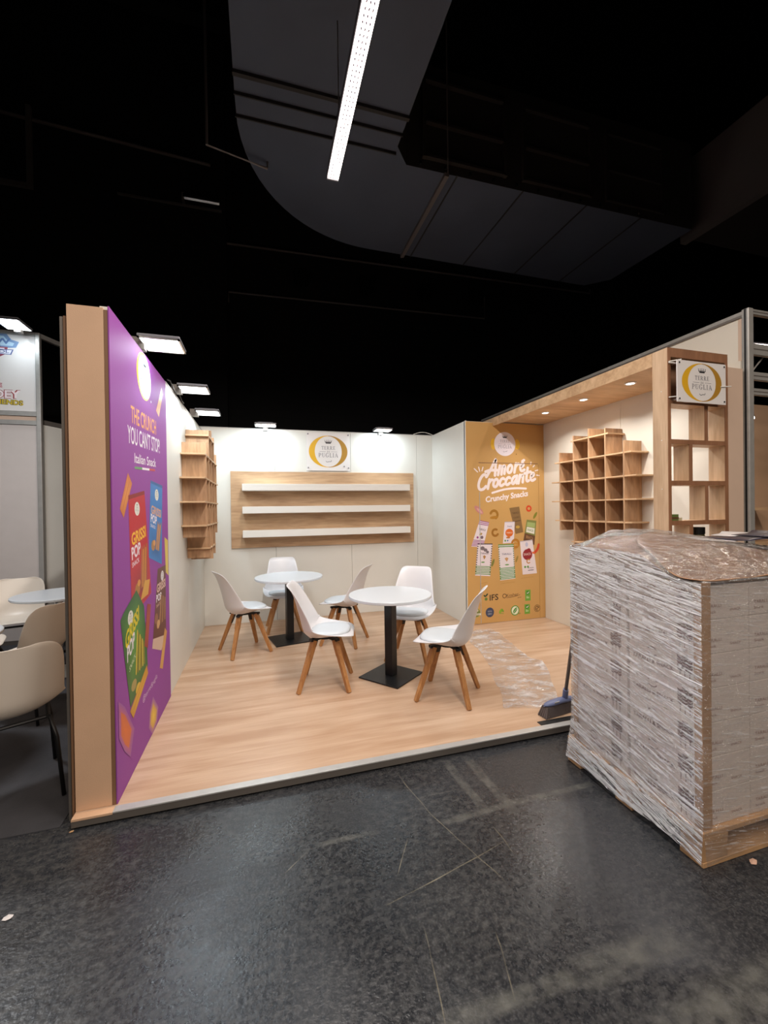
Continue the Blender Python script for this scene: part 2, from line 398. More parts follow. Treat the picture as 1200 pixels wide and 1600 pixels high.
# ---------------------------------------------------------------- flat print (posters, signs, cartons)
TEXT = {}
def text_polys(s, bold=0.0):
    key = (s, bold)
    if key in TEXT: return TEXT[key]
    cu = bpy.data.curves.new('t', 'FONT'); cu.body = s; cu.size = 1; cu.resolution_u = 3; cu.offset = bold; cu.fill_mode = 'FRONT'
    o = bpy.data.objects.new('t', cu); COL.objects.link(o)
    dg = bpy.context.evaluated_depsgraph_get(); me = bpy.data.meshes.new_from_object(o.evaluated_get(dg))
    v = [(q.co.x, q.co.y) for q in me.vertices]; f = [tuple(p.vertices) for p in me.polygons]
    bpy.data.objects.remove(o); bpy.data.curves.remove(cu); bpy.data.meshes.remove(me)
    TEXT[key] = (v, f, min(a[0] for a in v), max(a[0] for a in v)); return TEXT[key]
class Ink:
    """flat printed artwork in poster coordinates (u across, v up), later layers a hair proud"""
    def __init__(s): s.v = []; s.f = []; s.c = []; s.bb = []; s.seg = []
    def begin(s, name): s.seg.append((name, len(s.v), len(s.f)))
    def _add(s, vs, fs, col):
        k = len(s.v); e = .001
        x0, x1, y0, y1 = min(q[0] for q in vs)-e, max(q[0] for q in vs)+e, min(q[1] for q in vs)-e, max(q[1] for q in vs)+e
        s.k = 1+max([l for (p, q, r, t, l) in s.bb if p < x1 and q > x0 and r < y1 and t > y0] or [0]); s.bb.append((x0, x1, y0, y1, s.k))
        cols = col if isinstance(col, list) else [col]*len(vs)
        s.v += [(a, b, s.k) for a, b in vs]; s.c += cols; s.f += [tuple(i+k for i in f) for f in fs]
    def poly(s, pts, col): s._add(pts, [tuple(range(len(pts)))], col)
    def fan(s, pts, c, col, edge):  # soft blotch: colour at the centre, other colour at the rim
        n = len(pts); s._add([c]+list(pts), [(0, i+1, (i+1) % n+1) for i in range(n)], [col]+[edge]*n)
    def ell(s, u, v, ru, rv, col, n=40): s.poly([(u+ru*math.cos(2*PI*i/n), v+rv*math.sin(2*PI*i/n)) for i in range(n)], col)
    def ring(s, u, v, ru, rv, iu, iv, col, a0=0, a1=2*PI, n=40):
        o = [(u+ru*math.cos(a0+(a1-a0)*i/n), v+rv*math.sin(a0+(a1-a0)*i/n)) for i in range(n+1)]
        q = [(u+iu*math.cos(a0+(a1-a0)*i/n), v+iv*math.sin(a0+(a1-a0)*i/n)) for i in range(n+1)]
        s._add(o+q, [(i, i+1, n+2+i, n+1+i) for i in range(n)], col)
    def stroke(s, pts, w, col, caps=True):
        # smooth the polyline a little, then a ribbon with round ends
        P = [Vector(p) for p in pts]
        for _ in range(2 if len(P) > 2 else 0):
            Q = [P[0]]
            for a, b in zip(P, P[1:]): Q += [a*.75+b*.25, a*.25+b*.75]
            Q.append(P[-1]); P = Q
        Lf, Rt = [], []
        for i, p in enumerate(P):
            d = (P[min(i+1, len(P)-1)]-P[max(i-1, 0)])
            if d.length < 1e-9: d = Vector((1, 0))
            d.normalize(); n = Vector((-d.y, d.x)); Lf.append(p+n*w/2); Rt.append(p-n*w/2)
        s._add([tuple(a) for a in Lf]+[tuple(a) for a in Rt], [(i, i+1, len(P)+i+1, len(P)+i) for i in range(len(P)-1)], col)
        if caps:
            for e in (P[0], P[-1]): s.ell(e.x, e.y, w/2, w/2, col, 10)
    def text(s, t, p0, p1, h, col, bold=0.0, up=None):
        v, f, a, b = text_polys(t, bold)
        U = Vector((p1[0]-p0[0], p1[1]-p0[1]))/(b-a)
        Vv = Vector(up)*(h/.7) if up else Vector((0, h/.7))
        s._add([(p0[0]+(x-a)*U.x+y*Vv.x, p0[1]+(x-a)*U.y+y*Vv.y) for x, y in v], f, col)
    def serif(s, t, u, v, w, h, col):
        """roman capitals fitted in a box with left foot u,v, width w, height h"""
        adv = sum(SERIF_W[c] for c in t) + .22*(len(t)-1); sx = w/adv; x = u
        for c in t:
            for g in SERIF[c]:
                if g[0] == 'p': s.poly([(x+a*sx, v+b*h) for a, b in g[1]], col)
                else:
                    _, cx, cy, ro, rv, ri, rvi, a0, a1 = g
                    s.ring(x+cx*sx, v+cy*h, ro*sx, rv*h, ri*sx, rvi*h, col, math.radians(a0), math.radians(a1), 16)
            x += (SERIF_W[c]+.22)*sx
    def build(s, O, U, V, Nn, parent, name='print', step=.00005, base=.0005):
        O, U, V, Nn = Vector(O), Vector(U), Vector(V), Vector(Nn); org = Vector(parent['org']) if parent else Vector((0, 0, 0))
        seg = s.seg or [(name, 0, 0)]; out = None
        for (nm, v0, f0), (_, v1, f1) in zip(seg, seg[1:]+[(None, len(s.v), len(s.f))]):
            me = bpy.data.meshes.new(nm)
            me.from_pydata([tuple(O+U*a+V*b+Nn*(base+step*k)-org) for a, b, k in s.v[v0:v1]], [], [tuple(i-v0 for i in f) for f in s.f[f0:f1]])
            ca = me.color_attributes.new('ink', 'FLOAT_COLOR', 'POINT')
            for i, c in enumerate(s.c[v0:v1]): ca.data[i].color = c
            me.materials.append(INK)
            out = bpy.data.objects.new(nm, me); COL.objects.link(out); out['org'] = tuple(org)
            if parent: out.parent = parent
        return out
def R_(x0, y0, x1, y1): return ('p', [(x0, y0), (x1, y0), (x1, y1), (x0, y1)])
SERIF = {
 'T': [R_(.3, 0, .44, 1), R_(0, .93, .74, 1), R_(.18, 0, .56, .045), ('p', [(0, 1), (0, .74), (.04, .74), (.08, .93)]), ('p', [(.74, 1), (.74, .74), (.70, .74), (.66, .93)])],
 'E': [R_(.09, 0, .23, 1), R_(0, .95, .6, 1), R_(0, 0, .62, .05), R_(.2, .48, .46, .53), ('p', [(.6, 1), (.6, .78), (.57, .78), (.53, .95)]), ('p', [(.64, 0), (.64, .24), (.6, .24), (.56, .05)]), R_(.44, .4, .48, .62)],
 'R': [R_(.09, 0, .23, 1), R_(0, .955, .3, 1), R_(0, 0, .32, .045), ('a', .3, .735, .36, .265, .22, .215, -90, 90), R_(.2, .47, .34, .52), ('p', [(.32, .49), (.46, .47), (.82, 0), (.62, 0)]), R_(.6, 0, .84, .045)],
 'P': [R_(.09, 0, .23, 1), R_(0, .955, .3, 1), R_(0, 0, .34, .045), ('a', .3, .715, .37, .285, .23, .235, -90, 90), R_(.2, .43, .34, .48)],
 'D': [R_(.09, 0, .23, 1), R_(0, .955, .36, 1), R_(0, 0, .36, .045), ('a', .34, .5, .46, .5, .31, .45, -90, 90)],
 'I': [R_(.11, 0, .25, 1), R_(0, .955, .36, 1), R_(0, 0, .36, .045)],
 'U': [R_(.1, .3, .24, 1), R_(0, .955, .34, 1), R_(.62, .3, .67, 1), R_(.52, .955, .78, 1), ('a', .385, .3, .285, .32, .2, .26, 180, 360)],
 'G': [('a', .44, .5, .44, .52, .29, .47, 40, 320), R_(.62, .08, .76, .42), R_(.52, .38, .86, .425), ('p', [(.72, .98), (.76, .98), (.76, .7), (.72, .72)])],
 'L': [R_(.09, 0, .23, 1), R_(0, .955, .34, 1), R_(0, 0, .6, .05), ('p', [(.64, 0), (.64, .26), (.6, .26), (.55, .05)])],
 'A': [('p', [(.36, 1), (.44, 1), (.84, 0), (.66, 0)]), ('p', [(.36, 1), (.4, .9), (.12, 0), (.06, 0)]), R_(0, 0, .22, .045), R_(.58, 0, .9, .045), R_(.2, .32, .62, .37)],
}
SERIF_W = {'T': .74, 'E': .64, 'R': .84, 'P': .67, 'D': .8, 'I': .36, 'U': .78, 'G': .86, 'L': .64, 'A': .9}
C_GREY = rgb(84, 84, 96); C_WHITE = rgb(236, 232, 234)
def crown(k, u, v, w, h, col):
    k.poly([(u-w*.36, v-h*.5), (u+w*.36, v-h*.5), (u+w*.42, v-h*.2), (u-w*.42, v-h*.2)], col)
    for i in range(5):
        a = (i-2)*.2
        k.poly([(u+w*(a-.09), v-h*.2), (u+w*(a+.09), v-h*.2), (u+w*a*1.25, v+h*(.45-abs(a)*.3))], col)
        k.ell(u+w*a*1.25, v+h*(.47-abs(a)*.3), w*.045, w*.045, col, 8)
def brand_words(k, u, v, ru, rv, col=None, dk=None):
    col = col or C_GREY
    crown(k, u, v+rv*.62, ru*.5, rv*.24, dk or rgb(30, 30, 36))
    k.serif('TERRE', u-ru*.5, v+rv*.12, ru*1.0, rv*.22, col)
    k.serif('DI', u-ru*.1, v-rv*.06, ru*.2, rv*.1, col)
    for sgn in (-1, 1): k.poly([(u+sgn*ru*.2, v-rv*.015), (u+sgn*ru*.66, v-rv*.015), (u+sgn*ru*.66, v-rv*.0), (u+sgn*ru*.2, v)], col)
    k.serif('PUGLIA', u-ru*.72, v-rv*.36, ru*1.44, rv*.26, col)
    k.stroke([(u-ru*.2, v-rv*.6), (u-ru*.1, v-rv*.68), (u+ru*.05, v-rv*.62), (u+ru*.2, v-rv*.64), (u+ru*.22, v-rv*.54)], ru*.03, col, caps=False)
def oval_logo(k, u, v, ru, rv):
    """white sign mark: gold letter O with the words inside"""
    iu = ru*.70; iv = rv*.965
    g1, g2 = rgb(216, 166, 26), rgb(170, 126, 40)
    k.ring(u, v, ru, rv, iu, iv, g1, PI/2, 3*PI/2); k.ring(u, v, ru, rv, iu, iv, g2, -PI/2, PI/2)
    brand_words(k, u, v, iu, rv)
# ================================================================ THE SETTING
P0 = 0.05                      # top of the raised floor
XL, XE, YF, YB, XR, YC, XW = -0.71, -0.881, 2.324, 5.62, 2.39, 4.57, 3.505
WT, BT = 2.500, 2.545           # tops of the side and rear stand walls

fl = obj('floor', B().box(-12, 16, -9, 11, -.1, 0), M['floor'], kind='structure')
wr = struct('wall_rear', (0, 9, 0))
obj('block_wall', B().box(-.62, 16, 9, 9.3, 0, 11), M['blocks'], wr)
obj('side_block', B().box(-12, -.62, 8.7, 9.3, 0, 11), M['blocks'], wr)
struct_l = obj('wall_left', B().box(-12.2, -12, -9, 9.3, 0, 11), M['hallwall'], kind='structure')
obj('wall_right', B().box(16, 16.2, -9, 9.3, 0, 11), M['hallwall'], kind='structure')
obj('wall_front', B().box(-12, 16, -9.2, -9, 0, 11), M['hallwall'], kind='structure')
ceil = struct('ceiling', (0, 0, 11))
obj('ceiling_deck', B().box(-12, 16, -9, 9.3, 11, 11.2), M['ceil'], ceil)
for y in (1.5, 5.2, 8.2): obj('beam', B().box(-12, 16, y-.12, y+.12, 10.4, 11), M['ceil'], ceil)

# ---- raised stand floor
pf = struct('floor_stand', (0, 2.27, 0))
obj('laminate_deck', B().box(XE, XW, 2.315, YB, .028, P0), M['laminate'], pf)
obj('underlay_board', B().box(XE, XW, 2.30, YB, .002, .028), M['brown_edge'], pf)
obj('edge_strip', B().box(XE+.17, XW, 2.270, 2.316, .044, P0+.0015), M['alu_l'], pf, bevel=.001)
obj('corner_strip', B().box(XE, XE+.17, 2.270, 2.316, .040, P0), M['beige'], pf)
obj('front_face', B().box(XE, XW, 2.272, 2.30, .010, .0435), M['alu_d'], pf)

def panels(name, root, m, axis, a0, cuts, fixed0, fixed1, z0, z1, gap=.0015):
    e = [a0]+cuts
    for a, b in zip(e, e[1:]):
        lo, hi = min(a, b)+gap, max(a, b)-gap
        bb = B().box(lo, hi, fixed0, fixed1, z0, z1) if axis == 'x' else B().box(fixed0, fixed1, lo, hi, z0, z1)
        obj(name, bb, m, root, bevel=.0015)

wl = struct('wall_left_stand', (XL, YF, P0))
panels('panel', wl, M['wall'], 'y', YF+.02, [3.48, 4.486, YB], XL-.04, XL, P0, WT)
obj('core', B().box(XL-.06, XL-.03, YF+.03, YB, P0, WT-.01), M['brown_edge'], wl)
obj('outer_panel', B().box(XE, XE+.03, YF+.03, YB, P0, WT-.03), M['beige'], wl)
obj('end_panel', B().box(XE, XL-.018, YF, YF+.022, P0+.001, 2.485), M['beige'], wl, bevel=.001)
obj('end_edge', B().box(XL-.017, XL-.001, YF+.001, YF+.02, P0+.001, 2.475), M['brown_edge'], wl)
for k, (xa, w_) in enumerate(((XE-.012, .010), (XE-.030, .012))):
    obj('outer_post', B().box(xa-w_/2, xa+w_/2, YF+.01+.012*k, YF+.05, .0, 2.43), (M['brown_edge'], M['alu_d'])[k], wl)
obj('top_rail', B().box(XL-.045, XL+.002, 3.60, YB, WT, WT+.010), M['alu'], wl)

wb = struct('wall_back', (XL, YB, P0))
panels('panel', wb, M['wall'], 'x', XL-.04, [.17, 1.18, 2.15, XW], YB, YB+.04, P0, BT)
obj('top_rail', B().box(XL-.04, XR+.02, YB-.004, YB+.044, BT, BT+.008), M['alu_l'], wb)

ws = struct('wall_store', (XR, YC, P0))     # the white side of the store cupboard, and its face behind the banner
panels('panel', ws, M['wall'], 'y', YC+.02, [YB-.001], XR, XR+.04, P0, 2.548)
obj('face_panel', B().box(XR, XW-.001, YC+.003, YC+.04, P0, 2.545), M['wall_r'], ws)
obj('corner_edge', B().box(XR-.002, XR+.012, YC-.001, YC+.02, P0, 2.55), M['wall'], ws)

wn = struct('wall_right_stand', (XW, 2.25, P0))
panels('panel', wn, M['wall_r'], 'y', 2.27, [3.37, YC], XW, XW+.03, P0, 2.575)
panels('panel', wn, M['wall_r'], 'y', YC, [YB], XW, XW+.03, P0, 2.575)
obj('end_panel', B().box(3.349, XW, 2.25, 2.272, 0, 2.508), M['cream'], wn, bevel=.001)

# ---- taller aluminium framed wall of the next stand, behind ours
wx = struct('wall_neighbour', (3.54, 2.2, 0))
panels('panel', wx, M['wall_r'], 'y', 2.26, [3.25, 4.24, 5.23, 6.2], 3.542, 3.56, 0, 2.925, .02)
obj('top_rail', B().box(3.532, 3.572, 2.27, 6.2, 2.925, 2.955), M['alu'], wx, bevel=.004)
obj('rail_groove', B().box(3.530, 3.534, 2.27, 6.2, 2.908, 2.925), M['alu_d'], wx)
for y in (2.248,): obj('post', B().box(3.528, 3.584, y-.025, y+.025, 0, 2.965), M['alu'], wx, bevel=.006)
obj('post_groove', B().box(3.524, 3.5279, 2.24, 2.252, 0, 2.96), M['blackp'], wx)
obj('lower_panel', B().box(XW+.031, 3.541, 2.262, 2.30, 0, 2.9), M['cream'], wx)

# ================================================================ HALL OVERHEAD
def duct():
    z0, z1 = 5.2, 6.35
    cx, cy, r = 1.52, 4.05, 1.70
    arc = [(cx + r*math.cos(a), cy + r*math.sin(a)) for a in [math.radians(180-90*i/16) for i in range(17)]]
    arc = [(-.18, -4.0), (-.18, 3.9)] + arc[1:]
    ins = [(1.39, -4.0), (1.39, 4.0), (1.55, 4.2)]
    poly = [(-.18, -4.0)] + arc[1:] + [(5.25, 5.76), (5.55, 5.5), (5.62, 4.21)] + [(1.55, 4.24), (1.39, 4.05), (1.39, -4.0)]
    d = obj('air_duct', B().prism([(x, y) for x, y in reversed(poly)], z0, z1), M['duct'], org=(1.5, 4, z0),
            label='large dark grey ventilation duct bending overhead beyond the bright tube light', cat='duct')
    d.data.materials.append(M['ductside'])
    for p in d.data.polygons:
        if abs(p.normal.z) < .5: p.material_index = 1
    for y, t in ((3.72, .035), (3.90, .012), (4.12, .012), (1.9, .03)):
        obj('flange', B().box(-.185, 1.395, y-t/2, y+t/2, z0-.03, z0), M['ductside'], d)
    for x in (2.15, 3.0, 3.9, 4.75):
        obj('seam', B().box(x-.008, x+.008, 4.22, 5.755, z0-.008, z0), M['ductside'], d)
    for x0, x1 in ((1.75, 2.75), (3.0, 3.95), (4.2, 5.1)):      # stiffener frames on the inner side
        for zz in (z0+.12, z0+.5, z0+.95): obj('stiffener', B().box(x0, x1, 4.19, 4.235, zz-.015, zz+.015), M['ductside'], d)
        for xx in (x0, x1): obj('stiffener', B().box(xx-.02, xx+.02, 4.19, 4.235, z0+.1, z1-.15), M['ductside'], d)
    obj('hanger_strut', B().bar((2.02, 4.22, z0-.02), (2.02, 5.76, z0-.02), .05, .04), M['pipe'], d)
    obj('hanger_rod', B().tube([(2.02, 4.19, z0-.02), (2.02, 4.19, 11)], .008, 6), M['pipe'], d)
    obj('hanger_rod', B().tube([(2.02, 5.80, z0-.02), (2.02, 5.80, 11)], .008, 6), M['pipe'], d)
    for x in (1.7, 2.0, 2.3, 2.6, 2.9, 3.2, 3.5, 3.8, 4.1, 4.4, 4.7, 5.0):
        obj('bolt', B().box(x-.012, x+.012, 4.20, 4.225, z0+.02, z0+.05), M['steel'], d)
    d2 = obj('air_duct', B().box(5.9, 15.5, 3.0, 4.5, 5.3, 6.3), M['ductside'], org=(9, 4, 5.3),
             label='brownish black second duct running off to the right', cat='duct')
    obj('flange', B().box(5.85, 5.95, 2.95, 4.55, 5.25, 6.35), M['pipe'], d2)
duct()
def tube_light():
    x, y0, y1, z = .60, .75, 3.40, 4.2
    t = thing('tube_light', 'long bright LED tube light hanging below the duct', 'light', (x, 2, z))
    obj('housing', B().box(x-.05, x+.05, y0, y1, z+.012, z+.07), M['grey'], t, bevel=.005)
    obj('diffuser', B().box(x-.043, x+.043, y0+.01, y1-.01, z, z+.012), M['ledw'], t)
    b = B(); n = 80
    for i in range(n):
        y = y0+.02+(y1-y0-.04)*i/(n-1)
        for dx in (-.022, 0, .022): b.box(x+dx-.004, x+dx+.004, y-.007, y+.007, z-.002, z-.0002)
    obj('led_dots', b, mat('led_dot', rgb(150, 120, 150), .4), t, kind='stuff')
    for y in (1.2, 3.1): obj('cable', B().tube([(x, y, z+.07), (x, y, 5.16)], .004, 6), M['pipe'], t)
    obj('end_cap', B().box(x-.048, x+.048, y1, y1+.012, z, z+.068), M['grey'], t)
    area('tube_lamp', (x, (y0+y1)/2, z-.02), (.08, y1-y0), TUBE_W, (1, .93, .87), parent=t)
tube_light()
def hp(n, pts, r, label, m='pipe'):
    return obj(n, B().tube(pts, r, 8), M[m], org=pts[0], label=label, cat='pipe')
hp('steel_pipe', [(-.6, 8.9, 6.87), (8.3, 8.9, 7.05), (8.3, 8.9, 7.15)], .022, 'upper of two long thin pipes across the black rear wall')
hp('steel_pipe', [(-.58, 8.9, 5.7), (-.58, 8.9, 5.9), (5.2, 8.9, 6.03), (5.2, 8.9, 6.55)], .018, 'lower of two thin pipes on the black rear wall, bent at both ends')
hp('steel_pipe', [(-.47, 4.45, 10.98), (-.47, 4.45, 5.12), (.11, 4.60, 5.13), (.11, 4.60, 5.198)], .013, 'thin dark pipe dropping from the ceiling, its foot bent under the duct')
hp('steel_pipe', [(-12, 8.52, 8.7), (-.85, 8.55, 8.1)], .03, 'long dark pipe slanting along the left rear wall')
for i, x in enumerate((.9, 2.3, 3.7, 5.1, 6.6)):
    obj('wall_vent', B().tube([(x, 8.93, 6.42+.03*i), (x, 9.0, 6.42+.03*i)], .2, 20), M['blackp'], org=(x, 9, 6.4),
        label='round black vent in the rear wall, '+('leftmost of five', 'second from the left', 'middle one of five', 'second from the right', 'rightmost of five')[i], cat='vent', group='round vents in the black rear wall')
wf = thing('hanging_frame', 'grey metal frame hanging high at the left edge', 'frame', (-4.2, 8.2, 6.8))
obj('upright', B().box(-3.62, -3.55, 8.18, 8.24, 6.92, 8.2), M['alu_d'], wf)
obj('crossbar', B().box(-5.2, -3.55, 8.18, 8.24, 6.85, 6.92), M['alu_d'], wf)
fx = thing('batten_fitting', 'unlit silver strip fitting on a bar high on the left', 'light', (-1.2, 8.4, 7.0))
obj('mounting_bar', B().box(-2.45, -.67, 8.655, 8.699, 7.32, 7.35), M['alu_d'], fx)
obj('tube_body', B().tube([(-1.34, 8.62, 7.45), (-.70, 8.62, 7.45)], .07, 12), M['steel'], fx)
obj('bracket', B().box(-1.36, -1.32, 8.56, 8.69, 7.351, 7.50), M['alu_d'], fx)

# ================================================================ FLOODLIGHTS
def floodlight(x, y, z, dirx, diry, label, group, w=.22, d=.17, power=None, warm=(.76, .91, 1)):
    """square LED floodlight on an arm clamped to the wall top; (dirx,diry) points from the wall into the stand"""
    t = thing('floodlight', label, 'light', (x, y, z), group)
    ax = (w/2, d/2) if diry else (d/2+.02, w/2)
    obj('housing', B().box(x-ax[0], x+ax[0], y-ax[1], y+ax[1], z+.008, z+.026), M['grey'], t, bevel=.004)
    fr = B(); e = .012
    fr.box(x-ax[0], x+ax[0], y-ax[1], y-ax[1]+e, z-.001, z+.008).box(x-ax[0], x+ax[0], y+ax[1]-e, y+ax[1], z-.001, z+.008)
    fr.box(x-ax[0], x-ax[0]+e, y-ax[1], y+ax[1], z-.001, z+.008).box(x+ax[0]-e, x+ax[0], y-ax[1], y+ax[1], z-.001, z+.008)
    obj('rim', fr, M['steel'], t)
    obj('lamp_glass', B().box(x-ax[0]+e, x+ax[0]-e, y-ax[1]+e, y+ax[1]-e, z+.001, z+.008), M['led'], t)
    for k in range(5):
        f = B().box(x-ax[0]*.7, x+ax[0]*.7, y-ax[1]*.7+k*ax[1]*.33, y-ax[1]*.7+k*ax[1]*.33+.006, z+.026, z+.036); obj('cooling_fin', f, M['grey'], t)
    bx, by = x-dirx*.13, y-diry*.13
    obj('arm', B().bar((x, y, z+.034), (bx-dirx*.04, by-diry*.04, z+.02), .016, .010), M['alu_d'], t)
    obj('clamp', B().box(bx-.03-.02*abs(dirx), bx+.03, by-.03-.01*abs(diry), by+.03, z-.04, z+.035), M['alu_d'], t)
    area('flood_lamp', (x+dirx*.04, y+diry*.04, z-.03), (ax[0]*1.5, ax[1]*1.5), power or FLOOD_W, warm, rot=(-.22*diry, .22*dirx*-1, 0), parent=t)
    return t
floodlight(-.60, 2.98, 2.56, 1, 0, 'bright floodlight above the purple banner, nearest of the left wall row', 'floodlights along the stand walls', w=.24, d=.2, power=FLOOD_W*.3)
floodlight(-.56, 4.00, 2.56, 1, 0, 'bright floodlight on the left wall, middle one just past the purple banner', 'floodlights along the stand walls', w=.24, d=.2)
floodlight(-.55, 4.90, 2.56, 1, 0, 'bright floodlight above the wooden grid shelf on the left wall', 'floodlights along the stand walls', w=.24, d=.2)
floodlight(.057, 5.46, 2.56, 0, -1, 'bright floodlight on the back wall, left of the round logo sign', 'floodlights along the stand walls', w=.26)
floodlight(1.60, 5.46, 2.56, 0, -1, 'bright floodlight on the back wall, right of the round logo sign', 'floodlights along the stand walls', w=.24)
cb = obj('power_cable', B().tube([(2.10+.30*i/10, 5.60, 2.553+.035*math.sin(PI*i/10)) for i in range(11)], .004, 6), M['white'], org=(2.2, 5.6, 2.553),
         label='thin white cable arched over the back wall corner', cat='cable')
ck = obj('power_cable', B().tube([(-.70, 3.62+.1*i, 2.53+.02*math.sin(i*1.7)) for i in range(8)], .006, 6), M['blackp'], org=(-.7, 3.6, 2.53),
         label='black cable along the top of the left wall', cat='cable')

# ================================================================ BANNERS
def banner(name, label, m, b):
    return obj(name, b, m, org=(sum(v[0] for v in b.v)/8, sum(v[1] for v in b.v)/8, P0), label=label, cat='banner')
pb = banner('purple_banner', 'tall purple snack banner on the near left wall', M['purple'], B().box(XL+.0005, XL+.006, YF+.002, 3.566, P0+.002, 2.495))
gb = banner('gold_banner', 'tall golden snack banner on the store cupboard front', M['gold'], B().box(XR+.002, XW-.002, YC-.004, YC+.0025, P0+.006, 2.54))
obj('door_seam_top', B().box(2.56, 3.41, YC-.0055, YC-.004, 2.036, 2.044), M['brown_edge'], gb)
obj('door_seam_side', B().box(2.564, 2.572, YC-.0065, YC-.004, P0+.01, 1.68), M['alu_l'], gb)
obj('door_seam_side', B().box(3.419, 3.422, YC-.005, YC-.004, P0+.01, 2.03), mat('gold_door_seam', rgb(150, 105, 50), .5), gb)  # darker gold strip marking the right seam of the door
# fold at the upper left corner of the gold banner print

GOLD = {
  'logo': [(2.932, 2.28), (3.081, 2.285), (2.93, 2.151)],
  'cresL': [(2.762, 2.275)],
  'cresR': [(3.128, 2.286)],
  'p1': [(2.564, 1.332), (2.697, 1.305), (2.608, 0.997), (2.446, 1.013)],
  'p2': [(2.533, 1.047), (2.74, 1.039), (2.702, 0.635), (2.492, 0.656)],
  'p3': [(2.916, 1.306), (3.061, 1.306), (3.044, 1.038), (2.886, 1.034)],
  'p4': [(2.984, 1.477), (3.128, 1.494), (3.183, 1.168), (3.072, 1.148)],
  'p5': [(3.237, 1.326), (3.38, 1.309), (3.346, 0.997), (3.182, 1.052)],
  'p6': [(2.819, 1.023), (3.039, 1.022), (3.06, 0.585), (2.841, 0.573)],
  'p7': [(3.133, 1.054), (3.317, 1.067), (3.38, 0.634), (3.167, 0.627)],
  'snacks': [(2.556, 1.458), (2.766, 1.398), (2.78, 1.174), (3.269, 1.467), (3.066, 1.027), (3.391, 0.956), (3.363, 1.378)],
  'line_h': [(2.564, 2.034), (3.406, 2.045)],
  'line_v': [(2.569, 1.673), (2.567, 0.051)],
  'line_r': [(3.422, 2.004), (3.424, 0.022)],
  'crunchy': [(2.647, 1.55), (3.264, 1.628), (2.648, 1.612)],
  'ul': [(2.738, 1.669), (2.922, 1.72), (3.098, 1.733), (3.232, 1.729)],
  'amore': [(2.641, 1.87), (3.212, 1.966), (2.734, 2.106)],
  'crocc': [(2.517, 1.682), (3.369, 1.847), (2.551, 1.878)],
  'ifs': [(2.687, 0.333), (2.816, 0.333), (2.688, 0.403)],
  'chk': [(2.629, 0.398)],
  'sq': [(2.871, 0.377), (3.012, 0.347), (3.145, 0.366)],
  'g1': [(3.24, 0.36)],
  'b1': [(2.507, 0.194), (2.565, 0.189)],
  'b2': [(2.69, 0.186)],
  'b3': [(2.857, 0.191)],
  'b4': [(3.05, 0.181)],
  'b5': [(3.228, 0.185)],
  'b6': [(3.376, 0.183)],
  'rm': [(3.095, 2.156)],
  'corners': [(2.381, 2.542), (3.505, 2.575), (3.51, 0.03), (2.38, 0.059)],
}
PURP = {
  'logo': [(2.961, 2.343), (2.971, 2.486), (2.952, 2.2), (2.793, 2.31), (3.161, 2.368)],
  't1': [(2.659, 1.997), (3.234, 2.03), (2.644, 2.107)],
  't2': [(2.591, 1.876), (3.334, 1.913), (2.573, 1.974)],
  't3': [(2.709, 1.769), (3.218, 1.814), (2.713, 1.823)],
  'fl': [(2.708, 1.75), (2.866, 1.763), (3.045, 1.775), (3.188, 1.785)],
  's1': [(3.424, 2.411), (3.464, 2.37), (3.328, 2.17), (3.246, 2.199)],
  's2': [(2.581, 1.705), (2.654, 1.649), (2.495, 1.457), (2.435, 1.506)],
  'red': [(2.579, 1.58), (2.906, 1.621), (3.031, 0.959), (2.608, 0.899)],
  'redc': [(2.743, 1.507), (2.746, 1.547)],
  'red1': [(2.614, 1.357), (2.903, 1.466)],
  'red2': [(2.622, 1.277), (2.776, 1.313)],
  'blue': [(3.061, 1.697), (3.395, 1.681), (3.335, 1.109), (2.984, 1.195)],
  'bluec': [(3.222, 1.606), (3.225, 1.644)],
  'blue1': [(3.054, 1.47), (3.356, 1.516)],
  'blue2': [(3.049, 1.398), (3.223, 1.416)],
  'rm': [(3.111, 2.23)],
  'brown': [(3.213, 1.091), (3.459, 1.09), (3.435, 0.571), (3.052, 0.647)],
  'cream': [(3.053, 0.649), (3.424, 0.574), (3.279, 0.502), (3.027, 0.594)],
  'brc': [(3.345, 1.025), (3.347, 1.061)],
  'br1': [(3.177, 0.929), (3.456, 0.913)],
  'br2': [(3.159, 0.869), (3.306, 0.862)],
  'green': [(2.697, 1.039), (2.848, 0.914), (2.896, 0.662), (2.91, 0.521), (2.55, 0.426), (2.466, 0.716), (2.411, 0.933), (2.453, 0.957)],
  'grc': [(2.578, 0.907), (2.581, 0.945)],
  'gr1': [(2.482, 0.755), (2.737, 0.86)],
  'gr2': [(2.506, 0.684), (2.646, 0.74)],
  's3': [(2.925, 0.91), (3.013, 0.889), (2.918, 0.632), (2.843, 0.668)],
  's4': [(3.395, 0.632), (3.464, 0.588), (3.309, 0.359), (3.22, 0.397)],
  's5': [(2.888, 0.539), (2.915, 0.477), (2.597, 0.344), (2.54, 0.408)],
  's6': [(2.877, 1.064), (2.996, 1.055), (2.949, 0.967), (2.778, 0.96)],
  'www': [(2.781, 0.346), (3.145, 0.361)],
  'o1': [(2.356, 0.544), (2.452, 0.475), (2.611, 0.281), (2.534, 0.165), (2.439, 0.245), (2.354, 0.36)],
  'o2': [(3.027, 0.281), (3.163, 0.152), (3.124, 0.068), (3.001, 0.04), (2.912, 0.129), (2.938, 0.223)],
  's7': [(3.436, 1.3), (3.548, 1.268), (3.55, 0.994), (3.46, 1.033)],
  'corners': [(2.355, 1.298), (3.584, 1.186), (3.568, 0.034), (2.313, 0.068)],
}
def mid(*p): return (sum(a[0] for a in p)/len(p), sum(a[1] for a in p)/len(p))
